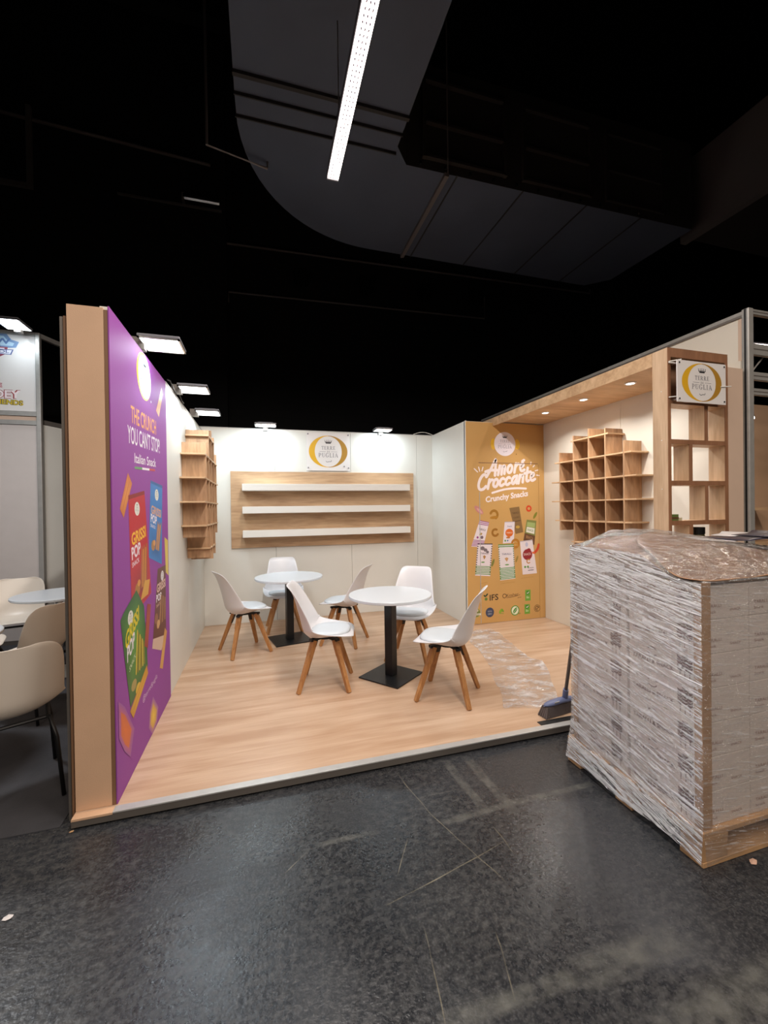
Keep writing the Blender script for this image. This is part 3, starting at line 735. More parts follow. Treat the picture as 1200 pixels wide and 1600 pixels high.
def lerp(a, b, t): return (a[0]+(b[0]-a[0])*t, a[1]+(b[1]-a[1])*t)
def quadpt(q, s, t):   # q: tl,tr,br,bl
    return lerp(lerp(q[0], q[1], s), lerp(q[3], q[2], s), t)
def sub(q, s0, t0, s1, t1): return [quadpt(q, s0, t0), quadpt(q, s1, t0), quadpt(q, s1, t1), quadpt(q, s0, t1)]
def qtext(k, t, q, s0, s1, tb, h, col, bold=.01):
    a, b = quadpt(q, s0, tb), quadpt(q, s1, tb); up = Vector(quadpt(q, .5, 0))-Vector(quadpt(q, .5, 1)); L_ = up.length
    k.text(t, a, b, h*L_, col, bold, up=tuple(up.normalized()))

def gold_art():
    k = Ink(); Wt = rgb(240, 226, 224); g = GOLD
    k.begin('printed_logo')
    u, v = g['logo'][0]
    k.ell(u-.165, v-.005, .035, .07, rgb(226, 178, 46)); k.ell(u+.175, v, .04, .065, rgb(226, 178, 46))
    k.ell(u, v, .152, .150, rgb(232, 224, 232)); brand_words(k, u, v, .135, .15, rgb(120, 118, 136))
    k.ell(3.095, 2.156, .007, .007, rgb(120, 80, 30), 10)
    k.begin('printed_title')
    # hand-lettered title
    def word(gl, x0, y0, sx, sy, slope, w):
        for pts in gl: k.stroke([(x0+(a+b*.12)*sx, y0+b*sy+(a*sx)*slope) for a, b in pts], w, Wt)
    A = [[(0, 0), (.25, .55), (.5, 1.3), (.55, 1.35), (.58, .9), (.62, 0)], [(-.12, .42), (.2, .5), (.72, .42)]]
    m_ = [[(.85, 0), (.9, .75)], [(.9, .5), (1.02, .74), (1.1, .6), (1.1, 0)], [(1.1, .5), (1.22, .74), (1.32, .6), (1.32, .02)]]
    o_ = [[(1.72, .68), (1.56, .6), (1.52, .25), (1.64, .02), (1.82, .08), (1.88, .45), (1.76, .68), (1.66, .66)]]
    r_ = [[(2.08, 0), (2.12, .74)], [(2.12, .45), (2.24, .7), (2.36, .66)]]
    e_ = [[(2.5, .34), (2.72, .42), (2.72, .64), (2.6, .7), (2.5, .5), (2.52, .14), (2.66, .0), (2.84, .1)], [(2.6, .84), (2.72, .92)]]
    word(A+m_+o_+r_+e_, 2.668, 1.868, .19, .152, .145, .036)
    C_ = [[(.5, 1.0), (.42, 1.22), (.22, 1.22), (.02, .8), (0, .3), (.16, -.02), (.42, .02), (.56, .22)]]
    def mv(gl, dx): return [[(a+dx, b) for a, b in p] for p in gl]
    c_ = [[(.36, .58), (.24, .68), (.08, .52), (.06, .18), (.2, .0), (.38, .14)]]
    a_ = [[(.4, .62), (.22, .68), (.06, .42), (.1, .06), (.24, .02), (.4, .4)], [(.42, .68), (.4, .3), (.46, .02)]]
    n_ = [[(.04, 0), (.08, .7)], [(.08, .45), (.24, .7), (.34, .6), (.36, .02)]]
    t_ = [[(.16, 1.2), (.14, .3), (.22, .02), (.36, .08)], [(-.04, .76), (.42, .82)]]
    e2 = [[(.04, .34), (.26, .42), (.26, .64), (.14, .7), (.04, .5), (.06, .14), (.2, .0), (.4, .12)]]
    word(C_+mv(mv(r_, -2.08), .72)+mv(mv(o_, -1.52), 1.08)+mv(c_, 1.5)+mv(c_, 1.94)+mv(a_, 2.4)+mv(n_, 2.96)+mv(t_, 3.42)+mv(e2, 3.86), 2.545, 1.70, .192, .150, .155, .036)
    for a, b in (((2.50, 1.965), (2.545, 1.925)), ((2.56, 1.985), (2.575, 1.935)), ((2.62, 1.985), (2.605, 1.94)), ((3.31, 2.06), (3.305, 2.03)), ((3.36, 2.02), (3.34, 2.0)), ((3.41, 1.96), (3.37, 1.95)), ((3.43, 1.89), (3.39, 1.895))):
        k.stroke([a, b], .014, Wt)
    k.stroke([(2.745, 1.668), (2.92, 1.715), (3.08, 1.728), (3.23, 1.722)], .026, Wt)
    k.begin('printed_lettering')
    k.text('Crunchy Snacks', (2.65, 1.552), (3.26, 1.630), .068, Wt, .035)
    # packs
    stripes = lambda q, c, t0, t1, n: [k.poly(sub(q, 0, t0+(t1-t0)*(i/n), 1, t0+(t1-t0)*((i+.5)/n)), c) for i in range(n)]
    pw = rgb(228, 216, 222); vio = rgb(150, 60, 130); grn = rgb(96, 150, 70); dk = rgb(70, 60, 70)
    leaf = lambda u_, v_, a, b, rot, c: k.poly([(u_+a*math.cos(t)*math.cos(rot)-b*math.sin(t)*math.sin(rot), v_+a*math.cos(t)*math.sin(rot)+b*math.sin(t)*math.cos(rot)) for t in [2*PI*i/20 for i in range(20)]], c)
    def curl(u_, v_, r, c, w, a0=40, a1=320): k.stroke([(u_+r*math.cos(math.radians(a0+(a1-a0)*i/8)), v_+r*math.sin(math.radians(a0+(a1-a0)*i/8))) for i in range(9)], w, c)
    s = g['snacks']; k.begin('printed_snack')
    leaf(s[0][0], s[0][1], .075, .032, -.7, rgb(196, 132, 126)); leaf(s[0][0]+.01, s[0][1]-.01, .05, .015, -.7, rgb(214, 160, 150))
    k.begin('printed_snack')
    curl(s[1][0], s[1][1], .05, rgb(160, 112, 40), .032, -60, 160); leaf(s[1][0], s[1][1]-.035, .06, .018, .1, rgb(176, 124, 44))
    k.begin('printed_snack')
    curl(s[2][0], s[2][1], .042, rgb(156, 106, 40), .028, 60, 330)
    k.begin('printed_snack')
    curl(s[3][0], s[3][1], .032, rgb(206, 66, 32), .022, 0, 330)
    k.begin('printed_pack')
    k.poly(g['p4'], rgb(134, 104, 66)); q = g['p4']
    qtext(k, 'TARALLI', q, .15, .85, .25, .07, rgb(84, 60, 40)); qtext(k, 'CLASSICI', q, .18, .85, .42, .06, rgb(90, 66, 42)); k.poly(sub(q, .1, .52, .9, .55), rgb(94, 70, 44)); leaf(*quadpt(q, .45, .76), .03, .018, 0, rgb(196, 156, 70))
    k.begin('printed_leaf')
    leaf(s[6][0], s[6][1], .05, .018, 1.0, rgb(128, 128, 44))
    k.begin('printed_pack')
    q = g['p5']; k.poly(q, rgb(126, 132, 70)); k.poly(sub(q, .1, .1, .9, .3), rgb(160, 176, 110)); k.poly(sub(q, .12, .32, .9, .56), rgb(224, 222, 210)); qtext(k, 'SNACK', q, .2, .8, .48, .09, rgb(96, 126, 60)); k.poly(sub(q, 0, .62, 1, 1), rgb(104, 70, 46)); qtext(k, 'BIO', q, .2, .8, .82, .12, rgb(170, 130, 90))
    k.begin('printed_pack')
    q = g['p3']; k.poly(q, rgb(226, 216, 222)); k.poly(sub(q, 0, 0, 1, .03), rgb(180, 172, 180)); qtext(k, 'Snack', q, .3, .75, .25, .07, rgb(110, 110, 150)); c = quadpt(q, .52, .52); k.ell(c[0], c[1], .056, .05, rgb(214, 106, 40)); qtext(k, 'TARALLI', q, .24, .8, .55, .07, rgb(240, 220, 200)); k.ell(*quadpt(q, .45, .74), .03, .012, rgb(190, 120, 60)); k.ell(*quadpt(q, .2, .88), .012, .012, rgb(90, 150, 80)); k.ell(*quadpt(q, .42, .88), .01, .01, rgb(60, 110, 160))
    k.begin('printed_snack')
    curl(s[4][0], s[4][1], .05, rgb(178, 118, 40), .03, -120, 160); curl(s[4][0]+.0, s[4][1]-.03, .035, rgb(196, 140, 60), .02, 0, 270)
    k.begin('printed_pack')
    q = g['p1']; k.poly(q, pw); stripes(q, vio, 0, .18, 3); stripes(q, vio, .74, 1, 5); qtext(k, 'TARALLI', q, .2, .85, .36, .08, dk); leaf(*quadpt(q, .5, .5), .022, .014, .4, rgb(180, 150, 90)); k.ell(*quadpt(q, .3, .64), .014, .014, vio); k.ell(*quadpt(q, .68, .62), .02, .02, rgb(120, 100, 110))
    k.begin('printed_pack')
    q = g['p2']; k.poly(q, pw)
    for i in range(14): k.poly(sub(q, 0, i/14, .07, (i+.5)/14), dk); k.poly(sub(q, .93, i/14, 1, (i+.5)/14), dk)
    k.poly(sub(q, .07, .0, .93, .03), dk); stripes(q, grn, .7, .98, 6)
    for a, b, r_ in ((.35, .15, .03), (.55, .2, .026), (.7, .26, .02)): k.ell(*quadpt(q, a, b), r_, r_*.8, rgb(120, 108, 112))
    qtext(k, 'TARALLI', q, .25, .78, .33, .05, dk); k.poly([quadpt(q, .42, .40), quadpt(q, .5, .36), quadpt(q, .62, .40), quadpt(q, .52, .5)], rgb(176, 130, 70)); k.ell(*quadpt(q, .45, .58), .025, .008, grn)
    leaf(2.742, .80, .05, .016, 1.2, rgb(120, 124, 60))
    k.begin('printed_pack')
    q = g['p6']; k.poly(q, rgb(226, 218, 222))
    for i in range(16): k.poly(sub(q, 0, i/16, .06, (i+.5)/16), rgb(70, 110, 60)); k.poly(sub(q, .94, i/16, 1, (i+.5)/16), rgb(70, 110, 60))
    stripes(q, rgb(70, 140, 60), 0, .1, 2); stripes(q, rgb(78, 150, 66), .66, 1, 8); qtext(k, 'TARALLI', q, .2, .8, .3, .05, rgb(50, 60, 110)); k.poly([quadpt(q, .36, .40), quadpt(q, .5, .37), quadpt(q, .62, .40), quadpt(q, .5, .5)], rgb(196, 150, 100)); k.ell(*quadpt(q, .5, .58), .03, .008, grn); leaf(3.085, .83, .045, .014, 1.2, rgb(150, 126, 60))
    k.begin('printed_pack')
    q = g['p7']; k.poly(q, rgb(228, 216, 220)); k.poly(sub(q, 0, 0, 1, .03), rgb(196, 186, 192)); k.ell(*quadpt(q, .5, .12), .02, .03, rgb(190, 190, 214)); c = quadpt(q, .48, .42); k.ell(c[0], c[1], .07, .07, rgb(146, 36, 44)); k.ell(c[0]+.02, c[1]+.05, .03, .03, rgb(146, 36, 44)); qtext(k, 'SNACK', q, .2, .75, .44, .07, rgb(230, 200, 190)); curl(*quadpt(q, .5, .62), .025, rgb(190, 130, 60), .014); k.ell(*quadpt(q, .22, .78), .016, .014, grn); k.ell(*quadpt(q, .42, .78), .014, .014, grn); qtext(k, 'PUGLIA', q, .42, .82, .84, .04, dk); k.poly(sub(q, .4, .88, .8, .9), dk)
    k.begin('printed_snack')
    k.stroke([(3.345, .90), (3.39, .935), (3.41, 1.0)], .035, rgb(204, 70, 40)); leaf(3.33, .90, .02, .014, 0, rgb(220, 110, 60))
    k.begin('printed_caption')
    for u0, u1, v0 in ((2.56, 2.66, .55), (2.85, 3.05, .53), (3.14, 3.33, .58)): k.poly([(u0, v0), (u1, v0+.01), (u1, v0+.014), (u0, v0+.004)], rgb(178, 132, 66))
    # certification marks
    k.begin('certification_mark')
    k.text('IFS', (2.69, .332), (2.812, .336), .072, rgb(40, 30, 26), .012); k.stroke([(2.615, .40), (2.63, .385), (2.66, .415)], .018, rgb(30, 60, 40)); k.ell(2.64, .355, .02, .02, rgb(96, 130, 60), 14)
    k.begin('certification_mark')
    curl(2.90, .375, .026, rgb(90, 60, 36), .008, 20, 360); k.text('Kosher', (2.93, .358), (3.10, .368), .04, rgb(96, 64, 38), 0); k.stroke([(2.93, .35), (3.02, .352), (3.12, .375)], .005, rgb(96, 64, 38)); k.text('parve', (3.09, .335), (3.14, .338), .016, rgb(96, 64, 38), 0)
    for (u_, v_), hh in ((g['g1'][0], .07), (g['b5'][0], .062)):
        k.begin('certification_mark')
        k.poly([(u_-.04, v_-hh), (u_+.04, v_-hh), (u_+.04, v_+hh), (u_-.04, v_+hh)], rgb(112, 166, 60)); k.ell(u_, v_+hh*.45, .026, .026, rgb(70, 140, 50)); k.stroke([(u_-.014, v_+hh*.45), (u_-.003, v_+hh*.3), (u_+.018, v_+hh*.62)], .008, Wt, False); k.text('Bio', (u_-.02, v_-hh*.55), (u_+.02, v_-hh*.55), .028, rgb(220, 230, 190), .01)
    k.begin('certification_mark')
    u_, v_ = g['b1'][0]; k.ell(u_, v_, .058, .06, rgb(196, 170, 90)); k.ell(u_, v_, .05, .052, rgb(120, 128, 70)); k.poly([(u_-.058, v_-.008), (u_+.058, v_-.008), (u_+.058, v_-.03), (u_-.058, v_-.03)], rgb(226, 226, 210)); k.text('VEGAN', (u_-.04, v_-.027), (u_+.04, v_-.027), .014, rgb(70, 90, 50), .01); k.ell(u_, v_+.028, .026, .016, rgb(220, 214, 180))
    k.begin('certification_mark')
    u_, v_ = g['b2'][0]; k.ell(u_, v_, .058, .06, rgb(62, 70, 96)); k.text('NON', (u_-.028, v_+.004), (u_+.028, v_+.004), .02, rgb(170, 176, 190), .01); k.text('GMO', (u_-.03, v_-.03), (u_+.03, v_-.03), .022, rgb(170, 176, 190), .01)
    k.begin('certification_mark')
    u_, v_ = g['b3'][0]; leaf(u_-.012, v_, .034, .018, .9, rgb(140, 170, 50)); leaf(u_+.014, v_+.005, .026, .012, 2.1, rgb(120, 160, 50)); k.stroke([(u_-.03, v_-.03), (u_+.03, v_-.035)], .006, rgb(130, 160, 60))
    k.begin('certification_mark')
    u_, v_ = g['b4'][0]; k.ell(u_, v_, .062, .064, rgb(84, 146, 56)); k.ell(u_, v_, .05, .052, rgb(226, 230, 206)); leaf(u_, v_, .045, .02, .9, rgb(72, 140, 50)); k.stroke([(u_-.03, v_-.035), (u_+.03, v_+.03)], .005, rgb(226, 230, 206), False); k.text('bio', (u_+.05, v_-.05), (u_+.08, v_-.05), .02, rgb(60, 110, 40), .01)
    k.begin('certification_mark')
    u_, v_ = g['b6'][0]; k.ring(u_, v_, .046, .046, .040, .040, rgb(90, 56, 24)); k.ring(u_, v_, .03, .03, .021, .021, rgb(90, 56, 24), 0, 5.2); k.stroke([(u_-.012, v_), (u_-.002, v_-.012), (u_+.016, v_+.014)], .008, rgb(90, 56, 24), False)
    k.build((0, YC-.004, 0), (1, 0, 0), (0, 0, 1), (0, -1, 0), gb, 'printed_artwork')
gold_art()

def purple_art():
    k = Ink(); g = PURP; Wt = rgb(238, 230, 240); Or = rgb(240, 160, 60)
    k.begin('printed_logo')
    u, v = g['logo'][0]; k.ell(u-.012, v, .165, .146, rgb(240, 206, 40)); k.ell(u+.004, v, .148, .134, rgb(234, 238, 248)); brand_words(k, u+.004, v, .14, .135, rgb(96, 110, 160))
    k.ell(3.11, 2.225, .008, .008, Wt, 10)
    k.begin('printed_title')
    k.text('THE CRUNCH', (2.655, 1.998), (3.235, 2.028), .096, Or, .014)
    k.text("YOU CAN'T STOP!", (2.588, 1.872), (3.335, 1.912), .098, Wt, .010)
    k.begin('printed_lettering')
    k.text('Italian Snack', (2.71, 1.775), (3.215, 1.80), .056, Wt, .01)
    f = g['fl']; q = [(2.71, 1.752), (3.19, 1.782)]
    for a, b, c in ((0, .33, rgb(90, 150, 90)), (.33, .68, Wt), (.68, 1, rgb(190, 50, 60))):
        p0, p1 = lerp(q[0], q[1], a), lerp(q[0], q[1], b); k.poly([p0, p1, (p1[0], p1[1]-.014), (p0[0], p0[1]-.014)], c)
    def stick(n, c1, c2):
        k.begin('printed_breadstick')
        p = g[n]; c = mid(*p); k.fan(p, c, c2, c1)
        a, b = mid(p[0], p[1]), mid(p[2], p[3])
        k.stroke([lerp(a, b, .1), lerp(a, b, .9)], .012, c1, False)
    stick('s1', rgb(214, 132, 58), rgb(236, 168, 90)); stick('s2', rgb(200, 116, 50), rgb(226, 150, 76))
    def pack(q, base, dark, t1, c1, t2, c2, circ, food):
        k.begin('printed_pack')
        k.poly(q, base)
        k.poly(sub(q, 0, 0, 1, .035), dark); k.poly(sub(q, 0, .97, 1, 1), dark)
        k.fan(sub(q, .0, .6, 1, 1), quadpt(q, .5, .85), dark, base)
        k.ell(circ[0], circ[1], .052, .04, rgb(226, 228, 220)); brand_words(k, circ[0], circ[1], .045, .04, rgb(110, 110, 120))
        qtext(k, t1, q, .1, .9, .42, .1, c1, .03); qtext(k, t2, q, .08, .55, .535, .1, c2, .03)
        qtext(k, 'SNACK', q, .08, .45, .60, .04, c2, .01)
        for i in range(5):
            a, b = quadpt(q, .62+.07*i, .5+.03*(i % 2)), quadpt(q, .5+.06*i, .84); k.stroke([a, b], .018, food if i % 2 else lin_dark(food))
        c = quadpt(q, .3, .82); k.ell(c[0], c[1], .05, .035, lin_dark(food)); c = quadpt(q, .38, .78); k.ell(c[0], c[1], .03, .02, food)
    def lin_dark(c): return (c[0]*.6, c[1]*.6, c[2]*.6, 1)
    pack(g['blue'], rgb(48, 128, 200), rgb(34, 96, 160), 'GRISSI', rgb(222, 168, 130), 'POP', Wt, g['bluec'][0], rgb(220, 160, 100))
    qb = g['brown']; stick('s7', rgb(214, 190, 80), rgb(236, 216, 120))
    pack(g['red'], rgb(190, 34, 52), rgb(140, 26, 34), 'GRISSI', rgb(242, 190, 50), 'POP', Wt, g['redc'][0], rgb(216, 150, 60))
    k.begin('printed_breadstick')
    k.poly(g['s6'], rgb(214, 160, 60))
    k.begin('printed_pack')
    k.poly(qb, rgb(104, 56, 46)); k.poly(g['cream'], rgb(214, 184, 166)); k.ell(g['brc'][0][0], g['brc'][0][1], .045, .036, rgb(230, 224, 226)); brand_words(k, g['brc'][0][0], g['brc'][0][1], .04, .036, rgb(110, 110, 120))
    k.text('GRISSI', g['br1'][0], (3.44, .935), .056, rgb(226, 190, 176), .03); k.text('POP', g['br2'][0], (3.31, .866), .048, Wt, .03); k.text('SNACK', (3.155, .83), (3.27, .835), .02, rgb(214, 170, 150), .01)
    for i in range(5): k.stroke([(3.30+.03*i, .89-.01*i), (3.24+.04*i, .70)], .016, (rgb(206, 156, 100), rgb(150, 96, 60))[i % 2])
    k.ell(3.15, .76, .045, .035, rgb(150, 100, 70)); k.ell(3.2, .71, .04, .03, rgb(206, 160, 110))
    k.begin('printed_pack')
    k.poly(g['green'], rgb(60, 122, 56)); k.fan(g['green'], mid(*g['green']), rgb(96, 156, 66), rgb(46, 98, 48))
    c = g['grc'][0]; k.ell(c[0], c[1], .048, .04, rgb(226, 228, 220)); brand_words(k, c[0], c[1], .045, .04, rgb(110, 110, 120))
    k.text('GRISSI', g['gr1'][0], g['gr1'][1], .085, rgb(226, 206, 40), .03); k.text('POP', g['gr2'][0], g['gr2'][1], .08, Wt, .03); k.text('SNACK', (2.54, .62), (2.66, .665), .03, rgb(214, 226, 190), .01)
    for i in range(6): k.stroke([(2.70+.025*i, .80-.02*i), (2.66+.035*i, .57)], .018, (rgb(226, 196, 70), rgb(160, 130, 40))[i % 2])
    k.ell(2.62, .52, .05, .03, rgb(170, 150, 90)); k.ell(2.7, .47, .05, .03, rgb(214, 180, 60))
    stick('s3', rgb(150, 60, 50), rgb(196, 96, 70)); stick('s4', rgb(206, 150, 80), rgb(226, 180, 110)); stick('s5', rgb(196, 140, 40), rgb(230, 180, 60))
    k.begin('printed_lettering')
    k.text('@terredipuglia', (2.785, .348), (3.14, .362), .034, rgb(226, 190, 230), .0)
    pur = rgb(148, 78, 158); k.begin('printed_breadstick')
    k.fan(g['o1'], mid(*g['o1']), rgb(226, 116, 40), pur)
    k.begin('printed_breadstick'); k.fan(g['o2'], mid(*g['o2']), rgb(236, 196, 50), pur); k.begin('printed_breadstick'); k.fan([lerp(p, mid(*g['o1']), .35) for p in g['o1']], mid(*g['o1']), rgb(220, 110, 40), rgb(206, 104, 60)); k.begin('printed_breadstick'); k.fan([lerp(p, mid(*g['o2']), .35) for p in g['o2']], mid(*g['o2']), rgb(236, 200, 60), rgb(206, 160, 76))
    k.build((XL+.006, 0, 0), (0, 1, 0), (0, 0, 1), (1, 0, 0), pb, 'printed_artwork')
purple_art()
# ================================================================ BACK WALL BOARD, SHELVES, SIGNS
bd = thing('backing_board', 'wide pale oak backing board fixed to the white back wall', 'board', (-.38, YB, 1.0))
obj('board', B().box(-.38, 2.09, YB-.022, YB-.001, 1.012, 1.995), M['oak_x'], bd, bevel=.001)
for i, z in enumerate((1.155, 1.455, 1.740)):
    obj('floating_shelf', B().box(-.235, 1.972, 5.42, YB-.0225, z, z+.085), M['white'], org=(.9, 5.5, z), bevel=.002,
        label=('lowest', 'middle', 'topmost')[i] + ' of three long white floating shelves on the oak board', cat='shelf', group='white floating shelves on the back wall')

def sign(name, label, x0, x1, y, z0, z1, th, pins, logo, tail=False):
    t = thing(name, label, 'sign', ((x0+x1)/2, y, z0))
    obj('panel', B().box(x0, x1, y-th, y, z0, z1), M['acrylic'], t, bevel=.001)
    k = Ink(); oval_logo(k, *logo); k.build((0, y-th, 0), (1, 0, 0), (0, 0, 1), (0, -1, 0), t, 'printed_logo')
    return t
sg = sign('logo_sign', 'white square sign with gold oval logo high on the back wall', .578, 1.165, YB-.012, 2.015, 2.53, .006, 4, (.872, 2.275, .262, .215))
for px_, pz_ in ((.60, 2.505), (1.145, 2.505), (.60, 2.055), (1.145, 2.055), (1.085, 2.075)):
    obj('fixing_pin', B().tube([(px_, YB-.032, pz_), (px_, YB-.001, pz_)], .009, 10), M['grey'], sg)

# ================================================================ GRID SHELVES
def grid_shelf(name, label, xw, sgn, yc, dz):
    """interlocking board shelf on a side wall; sgn points from the wall into the stand"""
    d, t, s = .213, .014, .2205
    g = thing(name, label, 'shelf', (xw, yc, 1.0+dz))
    X = sorted((xw+sgn*.0015, xw+sgn*d))
    vs = [(-2, 1.215, 2.105), (-1, 1.0, 2.262), (0, .965, 2.30), (1, 1.0, 2.262), (2, 1.215, 2.105)]
    for i, a, b in vs: obj('upright', B().box(X[0], X[1], yc+i*s-t/2, yc+i*s+t/2, a+dz, b+dz), M['shelfwood'], g, bevel=.0008)
    for z, h in ((2.205, 1.18), (1.99, 2.38), (1.767, 2.62), (1.545, 2.62), (1.325, 2.38), (1.095, 1.18)):
        obj('shelf_board', B().box(X[0]+.0005, X[1]-.0005, yc-s*h, yc+s*h, z-t/2+dz, z+t/2+dz), M['oak'], g, bevel=.0008)
    return g
grid_shelf('grid_shelf', 'stepped wooden grid shelf on the left wall beside the purple banner', XL, 1, 4.672, .03)
grid_shelf('grid_shelf', 'stepped wooden grid shelf under the spotlights on the right wall', XW, -1, 3.575, 0)

# ================================================================ HEADER CANOPY AND OPEN UNIT
hd = thing('header_canopy', 'long oak canopy with spotlights joining the open unit to the store cupboard', 'canopy', (3.1, 3.4, 2.5))
obj('fascia', B().box(2.764, 2.786, 2.372, 4.86, 2.500, 2.600), M['oak'], hd, bevel=.001)
obj('soffit', B().box(2.7865, XW-.002, 2.372, 4.565, 2.552, 2.575), M['oak'], hd)
obj('top_board', B().box(2.7865, XW-.002, 2.372, 4.86, 2.578, 2.598), M['oak'], hd)
for i, (x, y) in enumerate(((3.09, 2.862), (3.09, 3.41), (3.09, 3.99))):
    s_ = thing('recessed_spotlight', ('nearest', 'middle', 'farthest')[i]+' of three round spotlights set into the oak canopy', 'light', (x, y, 2.552), 'round spotlights in the oak canopy')
    obj('bezel', B().lathe([(.032, 2.5519), (.048, 2.5519), (.046, 2.545), (.034, 2.543), (.032, 2.548)], (x, y), 28), M['white'], s_, smooth=False)
    obj('spot_glass', B().lathe([(.033, 2.5515), (.033, 2.547), (.001, 2.547)], (x, y), 24), M['spotg'], s_)
    area('spot_lamp', (x, y, 2.541), (.05, .05), SPOT_W, (1, .97, .92), parent=s_, spread=2.4)

ou = thing('open_unit', 'tall brown-edged open shelf unit at the front right under a logo sign', 'shelf unit', (3.05, 2.31, P0))
y0, y1 = 2.25, 2.37
E_ = .0012
def oboard(n, x0, x1, z0, z1):
    """board with an oak body and a brown front edge"""
    o = obj(n, B().box(x0, x1, y0+.004, y1, z0, z1), M['oak_v'], ou)
    obj('front_edge', B().box(x0, x1, y0, y0+.0038, z0, z1), M['shelfedge'], o)
    return o
oboard('side_board', 2.764, 2.791, P0, 2.600)
oboard('side_board', 3.315, 3.347, P0, 2.600)
oboard('top_board', 2.7912, 3.3148, 2.535, 2.600)
oboard('shelf_board', 2.7912, 3.3148, 2.205, 2.232)
zs = [2.205, 1.937, 1.642, 1.356, 1.070, .784, .498, .212]
for z in zs[1:]: oboard('shelf_board', 2.7912, 3.3148, z-.016, z+.016)
for i, (a, b) in enumerate(zip(zs, zs[1:])):
    x = 3.129 if i % 2 == 0 else 2.975
    oboard('divider', x-.016, x+.016, b+.0162, a-(.0162 if i else .0002))
for z in (2.30, 1.95, 1.60, 1.25):
    obj('screw_cap', B().tube([(2.762, 2.30, z), (2.7642, 2.30, z)], .004, 8), M['white'], ou)
rp = obj('back_panel', B().box(2.7912, 3.3148, y1-.012, y1-.002, 2.2325, 2.5345), M['brown_edge'], ou)
sg2 = sign('logo_sign', 'white sign with gold oval logo on the front of the open shelf unit', 2.786, 3.252, 2.205, 2.207, 2.499, .006, 4, (3.019, 2.353, .190, .135))
for a, b in ((2.805, 2.48), (2.805, 2.228), (3.233, 2.48), (3.233, 2.228)):
    obj('standoff', B().tube([(a, 2.195, b), (a, 2.2498, b)], .007, 10), M['steel'], sg2)
obj('side_pin', B().tube([(3.20, 2.1965, 2.335), (3.30, 2.1955, 2.345)], .004, 8), M['white'], sg2)
obj('side_pin', B().tube([(2.765, 2.243, 2.497), (2.835, 2.205, 2.505)], .004, 8), M['white'], sg2)
obj('side_pin', B().tube([(2.765, 2.243, 2.490), (2.835, 2.205, 2.475)], .004, 8), M['white'], sg2)
obj('side_pin', B().tube([(2.765, 2.243, 2.246), (2.84, 2.205, 2.25)], .004, 8), M['white'], sg2)
# goods left in the unit
def jar(x, y, z, r, h, label, body='jar'):
    j = thing('glass_jar', label, 'jar', (x, y, z))
    obj('jar_body', B().lathe([(r*.9, z+.0005), (r, z+.006), (r, z+h*.68), (r*.86, z+h*.76), (r*.86, z+h*.8)], (x, y), 20), M[body], j, smooth=True)
    obj('lid', B().lathe([(r*.93, z+h*.78), (r*.95, z+h*.8), (r*.95, z+h*.99), (r*.9, z+h)], (x, y), 20), M['lidm'], j)
    obj('paper_label', B().lathe([(r*1.01, z+h*.18), (r*1.012, z+h*.19), (r*1.012, z+h*.58), (r*1.01, z+h*.6)], (x, y), 20), M['jarlab'], j)
jar(3.105, 2.30, 1.0865, .045, .232, 'dark glass jar with a black lid in the lowest visible cell of the open unit')
tn = obj('small_box', B().box(2.80, 2.868, 2.262, 2.32, 1.3725, 1.418), mat('green_box_print', rgb(96, 110, 56), .5), org=(2.83, 2.33, 1.3725), bevel=.001, label='small green snack box standing left on a shelf of the open unit', cat='box')
obj('band', B().box(2.799, 2.869, 2.261, 2.321, 1.385, 1.398), mat('brown_band', rgb(96, 60, 36), .5), tn)
obj('small_box', B().box(2.872, 2.905, 2.265, 2.31, 1.3725, 1.393), M['jarlab'], org=(2.89, 2.32, 1.3725), label='low pale box lying beside the small green snack box', cat='box')

# ================================================================ CHAIRS AND TABLES IN THE STAND
def shell_mesh(prof, nx=12, wing=None):
    """prof rows: (forward, height, half width, edge lift along the inner normal)"""
    rows = []
    n = len(prof)
    for i, (f, z, w, c) in enumerate(prof):
        a, b = prof[max(i-1, 0)], prof[min(i+1, n-1)]
        tx, tz = b[0]-a[0], b[1]-a[1]; L_ = math.hypot(tx, tz); nxn, nzn = tz/L_, -tx/L_   # inner normal (forward/up)
        row = []
        for j in range(nx+1):
            s = -1+2*j/nx; k = abs(s)**2.3*c
            row.append((f+nxn*k, s*w, z+nzn*k))
        rows.append(row)
    return B().grid(rows)
def resample(P, n):
    """Catmull-Rom through the profile rows"""
    out = []
    m = len(P)-1
    for q in range(n+1):
        t = q/n*m; i = min(int(t), m-1); u = t-i
        p0, p1, p2, p3 = P[max(i-1, 0)], P[i], P[i+1], P[min(i+2, m)]
        out.append(tuple(.5*((2*b)+(-a+c)*u+(2*a-5*b+4*c-d)*u*u+(-a+3*b-3*c+d)*u**3) for a, b, c, d in zip(p0, p1, p2, p3)))
    return out
